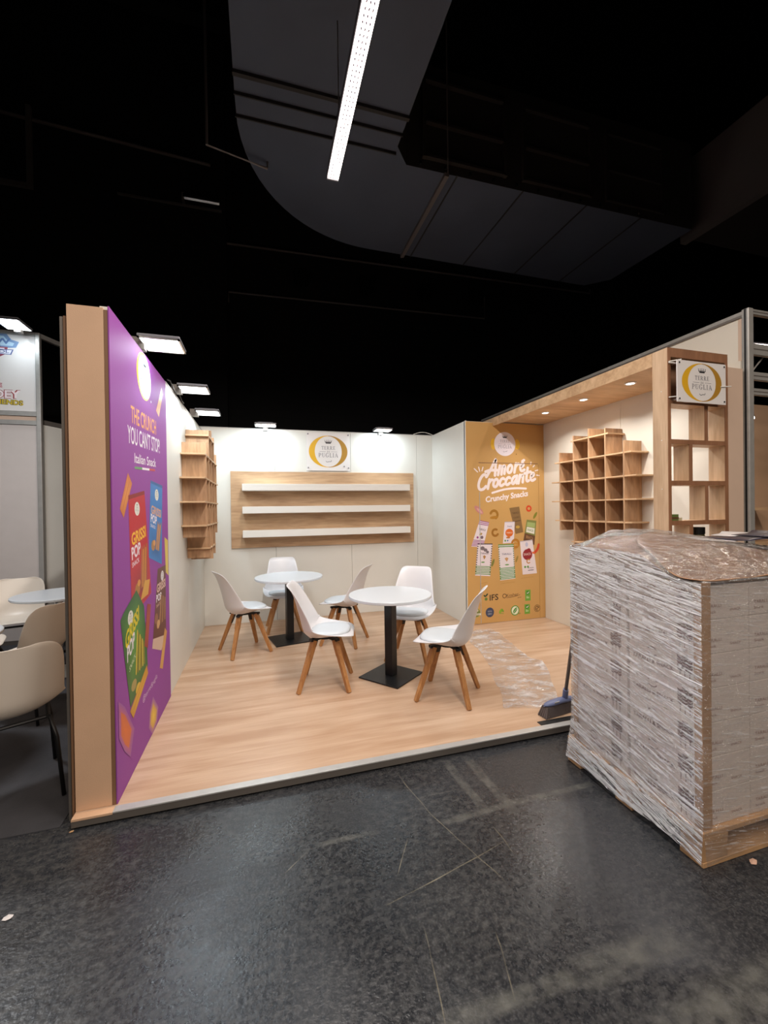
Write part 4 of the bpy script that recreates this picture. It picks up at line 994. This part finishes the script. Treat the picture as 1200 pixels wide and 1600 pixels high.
# forward(+x), height, half width, lift
PROF = [(.232, .415, .095, .0), (.228, .425, .150, .004), (.205, .437, .192, .004), (.15, .438, .220, .012), (.06, .416, .238, .050), (-.04, .398, .243, .088), (-.125, .404, .240, .118),
        (-.175, .455, .228, .112), (-.195, .53, .210, .098), (-.215, .62, .196, .072), (-.238, .71, .180, .046), (-.262, .785, .166, .022), (-.280, .822, .150, .006), (-.292, .836, .122, .0), (-.297, .834, .08, -.0)]
def make_chair(label):
    t = thing('shell_chair', label, 'chair', (0, 0, 0), 'white shell chairs at the two bistro tables')
    sh = obj('seat_shell', shell_mesh(resample(PROF, 34), 14), M['shell'], t, smooth=True, solid=.008, subsurf=1)
    cs = B(); n = 28; rings = []
    def cush(r, h):
        row = []
        for j in range(n):
            a = 2*PI*j/n; c, s = math.cos(a), math.sin(a)
            x = .042+.165*r*abs(c)**.75*(1 if c > 0 else -1); y = .178*r*abs(s)**.75*(1 if s > 0 else -1)
            base = .423+.35*max(0, x-.06)*.25 + (.9*abs(y))**2.3*.9
            row.append((x, y, base+h))
        return row
    rings = [cush(.96, .0), cush(1.0, .012), cush(.97, .024), cush(.85, .034), cush(.5, .040), cush(.1, .041)]
    for r in rings: cs.v += r
    for i in range(len(rings)-1):
        for j in range(n): a, b = i*n+j, i*n+(j+1) % n; cs.f.append((a, b, b+n, a+n))
    cs.f.append(tuple(len(rings)*n-n+j for j in range(n)))
    obj('seat_cushion', cs, M['cushion'], t, smooth=True)
    br = B().bar((-.11, -.11, .392), (.11, .11, .392), .035, .02).bar((-.11, .11, .391), (.11, -.11, .391), .035, .02)
    br.lathe([(.06, .38), (.06, .405)], (0, 0), 16)
    obj('leg_bracket', br, M['blackp'], t)
    for sx in (-1, 1):
        for sy in (-1, 1):
            top = Vector((.085*sx, .085*sy, .385)); foot = Vector((.198*sx, .198*sy, .0015)); d = (foot-top)
            dr = (sx/1.4142, sy/1.4142, 0)
            lg = obj('leg', B().bar(top+d*.0, top+d*.30, .046, .034, .044, .034, up=dr).bar(top+d*.295, foot, .037, .034, .030, .026, up=dr), M['leg'], t, bevel=.002)
            obj('leg_plate', B().bar(top+Vector(dr)*-.022, top+d*.26+Vector(dr)*-.020, .034, .006, .030, .006, up=dr), M['blackp'], lg)
    return t
chair_spots = [
    (-.188, 4.489, 22, 'white shell chair on beech legs at the far left, facing right toward the farther table'),
    (.235, 5.17, 270, 'white shell chair standing behind the farther table against the back wall'),
    (.488, 3.43, -14, 'white shell chair between the two tables, its back to the left'),
    (.84, 4.445, 148, 'white shell chair seen partly behind the nearer tabletop, facing the farther table'),
    (1.363, 3.782, 236, 'white shell chair behind the nearer table, its wide back upright'),
    (1.353, 2.926, 142, 'white shell chair at the front right, nearest the clear plastic film'),
]
proto = make_chair(chair_spots[0][3])
for i, (x, y, a, lab) in enumerate(chair_spots):
    o = proto if i == 0 else copy_tree(proto)
    o.location = (x, y, P0+.0005); o.rotation_euler.z = math.radians(a); o['label'] = lab

def bistro(x, y, rot, label, r):
    t = thing('bistro_table', label, 'table', (0, 0, 0), 'round white bistro tables')
    obj('table_top', B().lathe([(r-.004, .682), (r, .686), (r, .703), (r-.003, .707)], n=64), M['top'], t)
    obj('top_plate', B().box(-.12, .12, -.12, .12, .672, .6818), M['black'], t)
    obj('column', B().box(-.038, .038, -.038, .038, .012, .672), M['black'], t, bevel=.003)
    obj('base_plate', B().box(-.20, .20, -.20, .20, .001, .012), M['black'], t, bevel=.003)
    t.location = (x, y, P0); t.rotation_euler.z = math.radians(rot)
    return t
bistro(1.045, 3.41, 38, 'round white bistro table nearer the camera with black square foot', .355)
bistro(.275, 4.72, 12, 'round white bistro table farther back with black square foot', .368)

# ================================================================ PLASTIC FILM ON THE FLOOR, BROOM, FLOOR BOX
def floor_film():
    rows = [((1.63, 2.60), (1.87, 2.50)), ((1.70, 2.72), (2.06, 2.58)), ((1.77, 2.86), (2.17, 2.72)), ((1.80, 2.96), (2.26, 2.88)), ((1.88, 3.16), (2.36, 3.04)), ((1.98, 3.42), (2.47, 3.28)),
            ((2.02, 3.56), (2.42, 3.40)), ((2.08, 3.75), (2.46, 3.62)), ((2.10, 3.95), (2.50, 3.80)), ((2.16, 4.12), (2.54, 4.02)), ((2.24, 4.28), (2.58, 4.20)), ((2.34, 4.38), (2.56, 4.32))]
    P = resample([(a[0], a[1], b[0], b[1]) for a, b in rows], 90); G_ = []
    for i, (ax, ay, bx, by) in enumerate(P):
        row = []
        for j in range(41):
            s = j/40; x, y = ax+(bx-ax)*s, ay+(by-ay)*s
            e = noise.noise(Vector((x*3, y*3, 1)))*.02
            x += e*(s-.5); y += e
            h = abs(noise.noise(Vector((x*7+y*3, y*9, 0))))
            h = max(0, .5-h*2.6)*.020 + abs(noise.noise(Vector((x*20, y*20, 5))))*.006
            row.append((x, y, P0+.002+h))
        G_.append(row)
    obj('plastic_film', B().grid(G_), M['sheet'], org=(2.1, 3.3, P0), smooth=True, label='crumpled clear plastic film lying on the oak floor', cat='plastic film')
floor_film()
br = thing('broom', 'grey-blue broom standing on the stand floor behind the wrapped pallet', 'broom', (1.96, 2.43, P0))
def broom():
    c = Vector((1.975, 2.43, P0)); L_, a = .30, math.radians(8)
    dx, dy = Vector((math.cos(a), math.sin(a), 0)), Vector((-math.sin(a), math.cos(a), 0))
    hb = B(); rows = []
    for i in range(13):
        s = -1+2*i/12; e = (1-abs(s)**4)**.5 if abs(s) < 1 else .15
        e = max(e, .3); row = []
        for j in range(13):
            q = 2*PI*j/12
            row.append(c+dx*(s*L_/2)+dy*(.030*e*math.cos(q))+Vector((0, 0, .075+.018*e*math.sin(q)+.008*(1-abs(s)))))
        rows.append(row)
    hb.grid(rows); k = len(hb.v); hb.f.append(tuple(range(12))); hb.f.append(tuple(reversed([k-13+j for j in range(12)])))
    obj('broom_head', hb, M['broom'], br, smooth=True)
    bb = B()
    for i in range(26):
        for j in range(5):
            s = -1+2*i/25; t = -1+j/2; p = c+dx*(s*.138)+dy*(t*.02)+Vector((0, 0, .068)); q = c+dx*(s*.165)+dy*(t*.034)+Vector((0, 0, .002))
            bb.bar(p, q, .010, .008, .012, .010)
    obj('bristles', bb, M['bristle'], br, kind='stuff')
    b0 = c+dx*.045+Vector((0, 0, .088)); b1 = Vector((1.875, 2.075, 1.20))
    obj('socket', B().tube([b0, b0+(b1-b0)*.07], .019, 12), M['broom'], br)
    obj('handle', B().tube([b0+(b1-b0)*.02, b1], .012, 12), M['alu_d'], br, smooth=True)
    lb = B().box(-.02, .02, -.001, .001, -.012, .012)
    p = c-dx*.06-dy*.026+Vector((0, 0, .088)); lab = B(); lab.v = [tuple(p+dx*v[0]+(-dy*.5+Vector((0, 0, .86)))*v[2]+(-dy*.86-Vector((0, 0, .5)))*v[1]) for v in lb.v]; lab.f = lb.f
    obj('white_sticker', lab, M['white'], br)
broom()
fb = obj('floor_socket_strip', B().box(1.735, 2.15, 2.318, 2.362, P0, P0+.004), M['blackp'], org=(1.9, 2.34, P0), bevel=.001, label='black strip set along the front edge of the oak floor beside the pallet', cat='strip')

# ================================================================ THE WRAPPED PALLET
PX0, PX1, PY0, PY1 = 1.70, 2.90, 1.25, 2.03
pl = thing('pallet', 'raw wooden pallet under the film-wrapped cartons', 'pallet', (2.3, 1.64, 0))
for y in (PY0, PY0+.34, PY1-.10): obj('bottom_board', B().box(PX0, PX1, y, y+.10, .001, .022), M['palletw'], pl, bevel=.002)
for y in (PY0, PY0+.34, PY1-.10):
    for x in (PX0, PX0+.53, PX1-.14): obj('block', B().box(x, x+.14, y+.002, y+.098, .0225, .100), M['palletw'], pl, bevel=.003)
for x in (PX0, PX0+.53, PX1-.14): obj('stringer_board', B().box(x, x+.14, PY0, PY1, .1005, .122), M['palletw'], pl, bevel=.002)
for i in range(5): y = PY0+i*.1625; obj('deck_board', B().box(PX0, PX1, y, y+.13, .1225, .143), M['palletw'], pl, bevel=.002)
LX0, LY0 = 1.722, 1.272          # corner of the carton stack
CW, CD, CH = .285, .346, .1435
INKD = rgb(84, 50, 48)
def ear(k, u, v, h, col):
    k.stroke([(u, v), (u, v+h)], .003, col, False)
    for i in range(5):
        z = v+h*.34+i*h*.125
        for s in (-1, 1): k.poly([(u, z), (u+s*.012, z+.010), (u+s*.013, z+.020), (u+s*.001, z+.011)], col)
def make_carton():
    c = obj('carton', B().box(0, CW-.002, 0, CD-.002, .0005, CH-.001), M['carton'], None, bevel=.002)
    INK2 = rgb(140, 104, 92)
    # print on the side facing -x (u runs towards -y so the words read correctly)
    k = Ink()
    for i in range(3): ear(k, CD*(.745+.062*i), .012, .105+.010*(i == 1), INKD)
    cc = CD*.36; k.ring(cc, .092, .026, .022, .021, .018, INKD, .4, 2.74); k.ring(cc, .092, .026, .022, .021, .018, INKD, 3.54, 5.88)
    k.text('TARALLI & SNACK', (cc-.105, .038), (cc+.105, .038), .019, INKD, .02)
    k.build((0, CD-.002, 0), (0, -1, 0), (0, 0, 1), (-1, 0, 0), None, 'printed_marks').parent = c
    k = Ink()
    k.text('TARALLI', (.03, .05), (.12, .05), .014, INK2, .0); k.text('Snack', (.03, .026), (.09, .026), .012, INK2, .0)
    k.text('SNACK', (.17, .03), (.235, .03), .011, INK2, .0)
    k.build((0, 0, 0), (1, 0, 0), (0, 0, 1), (0, -1, 0), None, 'printed_marks').parent = c
    obj('closing_tape', B().box(-.0012, CW-.0008, CD/2-.026, CD/2+.024, CH-.0016, CH-.0006), M['jarlab'], None).parent = c
    return c
car0 = make_carton(); first = True
layers = ('bottom', 'second', 'third', 'fourth', 'fifth', 'sixth', 'top')
for L_ in range(7):
    for i in range(4):
        for j in ((0, 1) if i == 0 else (0,)):
            o = car0 if first else copy_tree(car0); first = False
            o.location = (LX0+i*CW, LY0+j*(CD+.014), .1435+L_*CH)
            nm = {(0, 0): 'at the near corner', (0, 1): 'at the far end of the left face', (1, 0): 'second from the near corner', (2, 0): 'third from the near corner', (3, 0): 'at the right far end'}[(i, j)]
            props(o, 'white carton %s, %s layer of the wrapped load' % (nm, layers[L_]), 'box', 'cartons on the wrapped pallet')
# upper brown trays raise the load towards the far side; a loose cardboard sheet bows over them
ZT = .1435+7*CH
def topz(x, y):
    t = (y-PY0)/(PY1-PY0); u = (x-PX0)/(PX1-PX0)
    sm = lambda a: max(0, min(1, a))**2*(3-2*max(0, min(1, a)))
    z = ZT+.012 + .098*sm((t-.10)/.34)*(1-.5*sm((u-.45)/.5))
    z += .060*sm((t-.25)/.7)*sm((u-.02)/.2)*(1-.85*sm((u-.35)/.5))
    return z
cs = B(); gp = []
for i in range(41):
    row = []
    for j in range(61):
        x = PX0+.03+(PX1-PX0-.06)*j/60; y = PY0+.02+(PY1-PY0-.085)*i/40
        row.append((x, y, max(topz(x, y)-.012, ZT+.006)+noise.noise(Vector((x*9, y*9, 2)))*.003))
    gp.append(row)
cs.grid(gp)
obj('cardboard_sheet', cs, M['kraft'], org=(2.3, 1.65, ZT), smooth=True, solid=.003, label='brown cardboard layer covering the top of the wrapped load', cat='cardboard')
def curled_sheet():
    rows = []
    edge = [(2.33, 1.965), (2.12, 1.87), (1.93, 1.76), (1.80, 1.60), (1.715, 1.40), (1.705, 1.262)]
    front = [(1.705, 1.262), (1.80, 1.243), (2.0, 1.262), (2.25, 1.245), (2.5, 1.26), (2.86, 1.25)]
    A = resample([(*p,) for p in edge], 30); F = resample([(*p,) for p in front], 30)
    for i in range(31):
        row = []
        f = F[i]
        e = A[30-i]            # pair front points with points along the curved left edge
        far = (2.33+(2.86-2.33)*i/30, 1.965)
        for j in range(31):
            t = j/30
            # quadratic sweep from the front edge to the back, bulging left for small i
            p0 = Vector((f[0], f[1])); p2 = Vector(far); p1 = Vector((e[0]*(1-i/30)+(f[0]+far[0])/2*(i/30), (f[1]+far[1])/2 if i > 0 else e[1]))
            if i == 0: q = Vector(A[30-j][:2])
            else:
                q = p0*(1-t)**2 + p1*2*t*(1-t) + p2*t*t
                w_ = max(0, 1-i/12.0); q = q*(1-w_) + (Vector(A[30-j][:2])+Vector(((i/12.0)*.12, 0)))*w_
            z = topz(min(q.x, 2.86), q.y)+.008
            lift = .008*math.exp(-((q.y-PY0)/.04)**2)*abs(math.sin(q.x*14))*(1 if q.x > 2.0 else .2)
            row.append((q.x, q.y, z+lift+.006*math.exp(-i/4.0)))
        rows.append(row)
    obj('cardboard_sheet', B().grid(rows), M['kraft'], org=(2.3, 1.65, ZT), smooth=True, solid=.004,
        label='curved brown cardboard sheet bowed over the near part of the load', cat='cardboard')
curled_sheet()
def edge_board(x, y, sx, sy, z0, z1, label):
    w, t = .052, .004
    b = B().box(min(x, x+sx*w), max(x, x+sx*w), min(y, y-sy*t), max(y, y-sy*t), z0, z1).box(min(x, x-sx*t), max(x, x-sx*t), min(y-sy*t, y+sy*w*.5), max(y-sy*t, y+sy*w*.5), z0, z1)
    obj('edge_protector', b, M['kraft2'], org=(x, y, z0), label=label, cat='edge protector', group='cardboard edge protectors on the pallet corners')
edge_board(PX0+.013, PY0+.013, 1, 1, .146, 1.165, 'cardboard edge protector up the near corner of the pallet load')
edge_board(PX0+.013, PY1-.048, 1, -1, .146, 1.262, 'cardboard edge protector up the left rear corner of the pallet load')

def wrap():
    w = thing('stretch_wrap', 'crinkled clear stretch film wound around the pallet load', 'stretch film', (2.3, 1.64, .04))
    def skin(x, y, z, nx, ny, u, v):
        fl = .012*max(0, 1-(z-.03)/.16)
        q = u*.42 if nx else -u*.2
        d = .0022*noise.noise(Vector((u*5, (v+q)*48, 3)))+.003*noise.noise(Vector((u*5, v*9, 7)))
        tp = .042*min(1, z/.3)*(y-PY0)/(PY1-PY0)
        return (x+nx*(d+fl), y+ny*(d+fl)-tp, z)
    X0, X1, Y0, Y1 = PX0-.004, PX1+.004, PY0-.004, PY1+.004
    def side(n0, n1, nx, ny, n, m, name, mt):
        rows = []
        for i in range(n+1):
            row = []
            for j in range(m+1):
                s = j/m; x = n0[0]+(n1[0]-n0[0])*s; y = n0[1]+(n1[1]-n0[1])*s
                zt = topz(x, y)+.004; zb = .024+.008*math.sin(s*9)+.012*math.sin(PI*s)
                z = zb+(zt-zb)*i/n
                row.append(skin(x, y, z, nx, ny, x+y, z))
            rows.append(row)
        obj(name, B().grid(rows), mt, w, smooth=True)
    side((X0, Y0), (X0, Y1), -1, 0, 200, 90, 'film_side', M['film'])
    side((X0, Y0), (X1, Y0), 0, -1, 160, 120, 'film_side', M['film_f'])
    side((X1, Y0), (X1, Y1), 1, 0, 60, 40, 'film_side', M['film'])
    side((X0, Y1), (X1, Y1), 0, 1, 60, 60, 'film_side', M['film'])
    rows = []
    for i in range(81):
        row = []
        for j in range(101):
            x = X0+(X1-X0)*j/100; y = Y0+(Y1-Y0)*i/80
            h = topz(x, y)+.026+noise.noise(Vector((x*18, y*18, 1)))*.006+abs(noise.noise(Vector((x*45, y*30, 4))))*.006
            e = min(i/6, (80-i)/6, j/6, (100-j)/6, 1); h = topz(x, y)+.004+(h-topz(x, y)-.004)*e
            row.append((x, y-.042*(y-PY0)/(PY1-PY0), h))
        rows.append(row)
    obj('film_top', B().grid(rows), M['film_t'], w, smooth=True)
wrap()
def leaflets():
    random.seed(4)
    spec = [(2.62, 1.90, -.25, 'd', 'dark printed leaflet at the rear of the wrapped load'), (2.56, 1.80, .15, 'p', 'white leaflet in the middle of the stack on the wrapped load'),
            (2.60, 1.70, -.1, 'd', 'dark brochure lying nearest the front on the wrapped load'), (2.74, 1.74, .35, 'p', 'white sheet with a curled corner on top of the leaflet stack'), (2.72, 1.60, .1, 'd', 'folded dark brochure at the right of the leaflet stack')]
    for n_, (x, y, a, m, lab) in enumerate(spec):
        rows = []
        for i in range(9):
            row = []
            for j in range(9):
                u, v = (i/8-.5)*.21, (j/8-.5)*.297
                X_ = x+u*math.cos(a)-v*math.sin(a); Y_ = y+u*math.sin(a)+v*math.cos(a)
                z = topz(2.60, 1.82)+.036+.009*n_+.010*math.cos((i/8-.5)*4)*(.6+.4*math.sin(j*.6))+max(0, (i-5)/3)**2*.005*n_
                row.append((X_, Y_, z))
            rows.append(row)
        obj('leaflet', B().grid(rows), M['paper'] if m == 'p' else M['paperd'], org=(x, y, topz(x, y)+.02), smooth=True, solid=.0016, label=lab, cat='leaflet', group='leaflets lying on the wrapped load')
leaflets()
def scrap(x, y, s, z, label, c):
    random.seed(int(x*100)); pts = []
    for k in range(7):
        a = 2*PI*k/7; r = s*random.uniform(.5, 1); pts.append((x+r*math.cos(a)*1.6, y+r*math.sin(a), z+random.uniform(.001, .004)))
    b = B(); b.v = [(x, y, z+.007)]+pts; b.f = [(0, k+1, (k+1) % 7+1) for k in range(7)]
    obj('paper_scrap', b, c, org=(x, y, z), solid=.001, label=label, cat='paper scrap')
scrap(-.918, 1.849, .014, 0, 'small white paper scrap on the black floor at the left edge', M['paper'])
scrap(1.93, 1.215, .016, .0, 'crumpled pinkish scrap on the floor against the pallet', mat('pink_scrap', rgb(196, 160, 140), .6))
scrap(.58, 1.02, .005, 0, 'tiny white speck of paper on the black floor, left of centre', M['paper'])
scrap(-.875, 2.262, .008, 0, 'small tan wood chip at the left front corner of the stand', M['palletw'])

# ================================================================ NEIGHBOURING STAND ON THE LEFT
obj('floor_carpet', B().box(-6.5, XE-.06, 2.31, 8, 0, .004), M['carpet'], kind='structure')
nl = struct('wall_far_left', (-2.44, 5.695, 0))
obj('panel', B().box(-3.42, -2.47, 5.695, 5.735, .05, 2.50), M['greyp'], nl)
obj('panel', B().box(-4.45, -3.47, 5.695, 5.735, .05, 2.50), M['greyp'], nl)
for z in (2.505, 2.605): obj('rail', B().box(-4.45, -2.46, 5.68, 5.74, z, z+.05), M['alu'], nl)
obj('rail_infill', B().box(-4.45, -2.46, 5.70, 5.72, 2.556, 2.604), M['cream'], nl)
obj('fascia', B().box(-4.45, -2.47, 5.695, 5.72, 2.66, 3.52), M['acrylic'], nl)
obj('rail', B().box(-4.45, -2.46, 5.68, 5.74, 3.521, 3.56), M['alu'], nl)
obj('corner_post', B().box(-2.462, -2.415, 5.67, 5.72, 0, 3.56), M['alu'], nl, bevel=.006)
obj('skirting', B().box(-4.45, -2.47, 5.70, 5.73, 0, .049), M['alu_d'], nl)
nl2 = struct('wall_far_left_return', (-2.4, 5.75, 0))
obj('panel', B().add([(-2.42, 5.75, .05), (-1.55, 7.6, .05), (-1.55, 7.6, 2.52), (-2.42, 5.75, 2.52), (-2.46, 5.77, .05), (-1.59, 7.62, .05), (-1.59, 7.62, 2.52), (-2.46, 5.77, 2.52)],
                    [(0, 1, 2, 3), (7, 6, 5, 4), (0, 4, 5, 1), (1, 5, 6, 2), (2, 6, 7, 3), (3, 7, 4, 0)]), M['wall'], nl2)
obj('rail', B().bar((-2.44, 5.76, 2.55), (-1.57, 7.61, 2.55), .05, .05), M['alu_d'], nl2)
obj('upper_rail', B().bar((-2.44, 5.70, 3.535), (-1.57, 7.55, 3.535), .04, .05), M['alu'], nl2)
def left_art():
    k = Ink()
    # blue and pink shield mark, cut by the picture edge
    def T(x, y): return (-2.80+x*.75, 3.385+y*.56)
    def P(pts, col): k.poly([T(*p) for p in pts], col)
    k.begin('printed_logo')
    P([(-.30, .16), (-.1, .25), (.08, .26), (.14, .14), (.24, .10), (.20, -.02), (.06, -.04), (-.3, -.04)], rgb(120, 150, 190))
    P([(-.30, .12), (-.1, .20), (.05, .20), (.10, .10), (.18, .07), (.16, .01), (-.3, .0)], rgb(176, 206, 226))
    P([(-.2, -.02), (.1, -.02), (.07, -.16), (-.05, -.26), (-.17, -.16)], rgb(150, 70, 84)); P([(-.15, -.04), (.06, -.04), (.04, -.14), (-.05, -.21), (-.13, -.14)], rgb(230, 224, 232))
    P([(-.3, -.08), (.17, -.06), (.14, -.17), (-.3, -.16)], rgb(90, 104, 150)); P([(-.3, -.095), (.15, -.075), (.125, -.155), (-.3, -.145)], rgb(226, 228, 240))
    k.text('PAW', T(-.28, .03), T(.14, .05), .06, rgb(96, 126, 176), .03)
    k.text('PATROL', T(-.25, -.142), T(.115, -.135), .032, rgb(90, 104, 150), .02)
    k.begin('printed_lettering')
    k.text('THE', (-3.0, 2.92), (-2.785, 2.92), .045, rgb(170, 40, 50), .03)
    for d, c in ((.075, rgb(150, 40, 46)), (.03, rgb(238, 226, 228))): k.text('DEY', (-2.865, 2.80), (-2.615, 2.805), .085, c, d)
    for d, c in ((.07, rgb(60, 50, 40)), (.02, rgb(206, 180, 40))): k.text('FRIENDS', (-2.90, 2.735), (-2.59, 2.725), .052, c, d)
    k.build((0, 5.695, 0), (1, 0, 0), (0, 0, 1), (0, -1, 0), nl, 'printed_artwork')
left_art()
floodlight(-2.55, 5.42, 3.53, 0, -1, 'bright floodlight over the sign panel of the left neighbouring stand', None, w=.24, d=.3, power=FLOOD_W*.3)
area('booth_fill_lamp', (-2.5, 3.7, 3.2), (.5, .3), 50, (.95, .97, 1))  # added fill brightening the left stand, in place of its floods out of view
LPROF = [(.225, .445, .10, .0), (.215, .45, .17, .003), (.18, .452, .215, .012), (.08, .435, .232, .05), (-.03, .43, .236, .075), (-.12, .445, .232, .085), (-.165, .50, .226, .085), (-.185, .58, .225, .08),
         (-.205, .67, .222, .072), (-.222, .75, .212, .06), (-.232, .795, .185, .045), (-.236, .812, .15, .035), (-.238, .818, .10, .02)]
def make_tube_chair():
    t = thing('tube_chair', '', 'chair', (0, 0, 0), 'white plastic chairs of the left neighbouring stand')
    obj('seat_shell', shell_mesh(resample(LPROF, 30), 14), M['shell_w'], t, smooth=True, solid=.006, subsurf=1)
    for sy in (-1, 1):
        obj('seat_rail', B().tube([(.16, .17*sy, .405), (.0, .16*sy, .40), (-.13, .15*sy, .405)], .010, 8), M['blackp'], t)
        obj('leg', B().tube([(.15, .168*sy, .405), (.20, .19*sy, .30), (.235, .21*sy, .003)], .010, 8), M['blackp'], t, smooth=True)
        obj('leg', B().tube([(-.12, .155*sy, .405), (-.17, .18*sy, .30), (-.215, .20*sy, .003)], .010, 8), M['blackp'], t, smooth=True)
    obj('cross_rail', B().tube([(.14, -.17, .40), (.14, .17, .40)], .010, 8), M['blackp'], t)
    obj('cross_rail', B().tube([(-.11, -.15, .40), (-.11, .15, .40)], .010, 8), M['blackp'], t)
    return t
tc = make_tube_chair()
for i, (x, y, a, lab) in enumerate([
    (-1.30, 2.66, 118, 'cream plastic chair seen from behind, cut by the left picture edge'),
    (-1.66, 3.72, 160, 'cream plastic chair half hidden by the left wall end, turned away'),
    (-2.36, 4.95, 285, 'white plastic chair facing us beside the small round table at far left'),
    (-2.25, 4.05, 20, 'white plastic chair with black frame whose seat shows at the left edge')]):
    o = tc if i == 0 else copy_tree(tc); o.location = (x, y, .0045); o.rotation_euler.z = math.radians(a); o['label'] = lab
for x, y, lab in ((-1.83, 4.56, 'round white table behind the left wall end of the neighbouring stand'), (-1.95, 3.16, 'round white table cut by the left picture edge')):
    t = thing('round_table', lab, 'table', (x, y, .0045), 'round white tables of the left neighbouring stand')
    obj('table_top', B().lathe([(.345, .722), (.35, .728), (.35, .742), (.345, .746)], (x, y), 48), M['top'], t)
    obj('column', B().tube([(x, y, .02), (x, y, .721)], .03, 14), M['steel'], t)
    obj('foot', B().lathe([(.21, .005), (.21, .012), (.03, .022)], (x, y), 32), M['steel'], t)

# ================================================================ NEIGHBOURING STAND ON THE RIGHT
gf = struct('trim_1', (3.6, 2.23, 2.3))
for z0, z1 in ((2.925, 2.965), (2.62, 2.705), (2.43, 2.49), (2.315, 2.365)):
    obj('cross_rail', B().box(3.585, 5.5, 2.235, 2.265, z0, z1), M['alu'], gf, bevel=.004)
    obj('rail_groove', B().box(3.585, 5.5, 2.2335, 2.2349, (z0+z1)/2-.004, (z0+z1)/2+.004), M['alu_d'], gf)
obj('diagonal_brace', B().tube([(3.60, 2.28, 2.46), (3.95, 2.28, 2.80)], .006, 8), M['alu'], gf)
ws2 = struct('wall_neighbour_rear', (4.4, 3.3, 0))
obj('panel', B().box(3.565, 4.55, 3.3, 3.34, 0, 2.6), M['beige'], ws2)
obj('panel', B().box(4.555, 5.6, 3.3, 3.34, 0, 2.6), M['beige'], ws2)
for i, z in enumerate((1.06, 1.42)):
    s_ = obj('corner_shelf', B().prism([(4.0, 3.298), (4.45, 3.0), (5.3, 3.0), (5.3, 3.298)], z, z+.025), M['oak'], org=(4.7, 3.2, z),
        label=('lower', 'upper')[i]+' beige corner shelf at the right picture edge', cat='shelf', group='corner shelves in the right neighbouring stand')
sl = thing('spot_lamp', 'small bright clip lamp below the aluminium rails at the right edge', 'light', (3.66, 2.32, 2.15))
obj('stem', B().box(3.655, 3.675, 2.30, 2.32, 2.20, 2.314), M['blackp'], sl)
obj('lamp_head', B().tube([(3.665, 2.31, 2.20), (3.645, 2.29, 2.15)], [.022, .030], 14), M['steel'], sl)
obj('lamp_glass', B().tube([(3.6448, 2.2896, 2.1495), (3.644, 2.289, 2.147)], .026, 14), M['spotg'], sl)
area('clip_lamp', (3.66, 2.30, 2.13), (.04, .04), 1.5, (1, .9, .78), rot=(.5, 0, 0), parent=sl)
tl = thing('tube_light', 'slanting lit tube light seen through the aluminium rails at the right edge', 'light', (5.4, 4.2, 3.6))
obj('lit_tube', B().tube([(5.6, 3.6, 3.42), (7.2, 3.75, 3.55)], .02, 10), M['ledw'], tl)
obj('housing', B().tube([(5.6, 3.6, 3.445), (7.2, 3.75, 3.575)], .018, 8), M['grey'], tl)
area('neighbour_lamp', (4.5, 2.7, 2.55), (.5, .3), 6, (1, .84, .68))
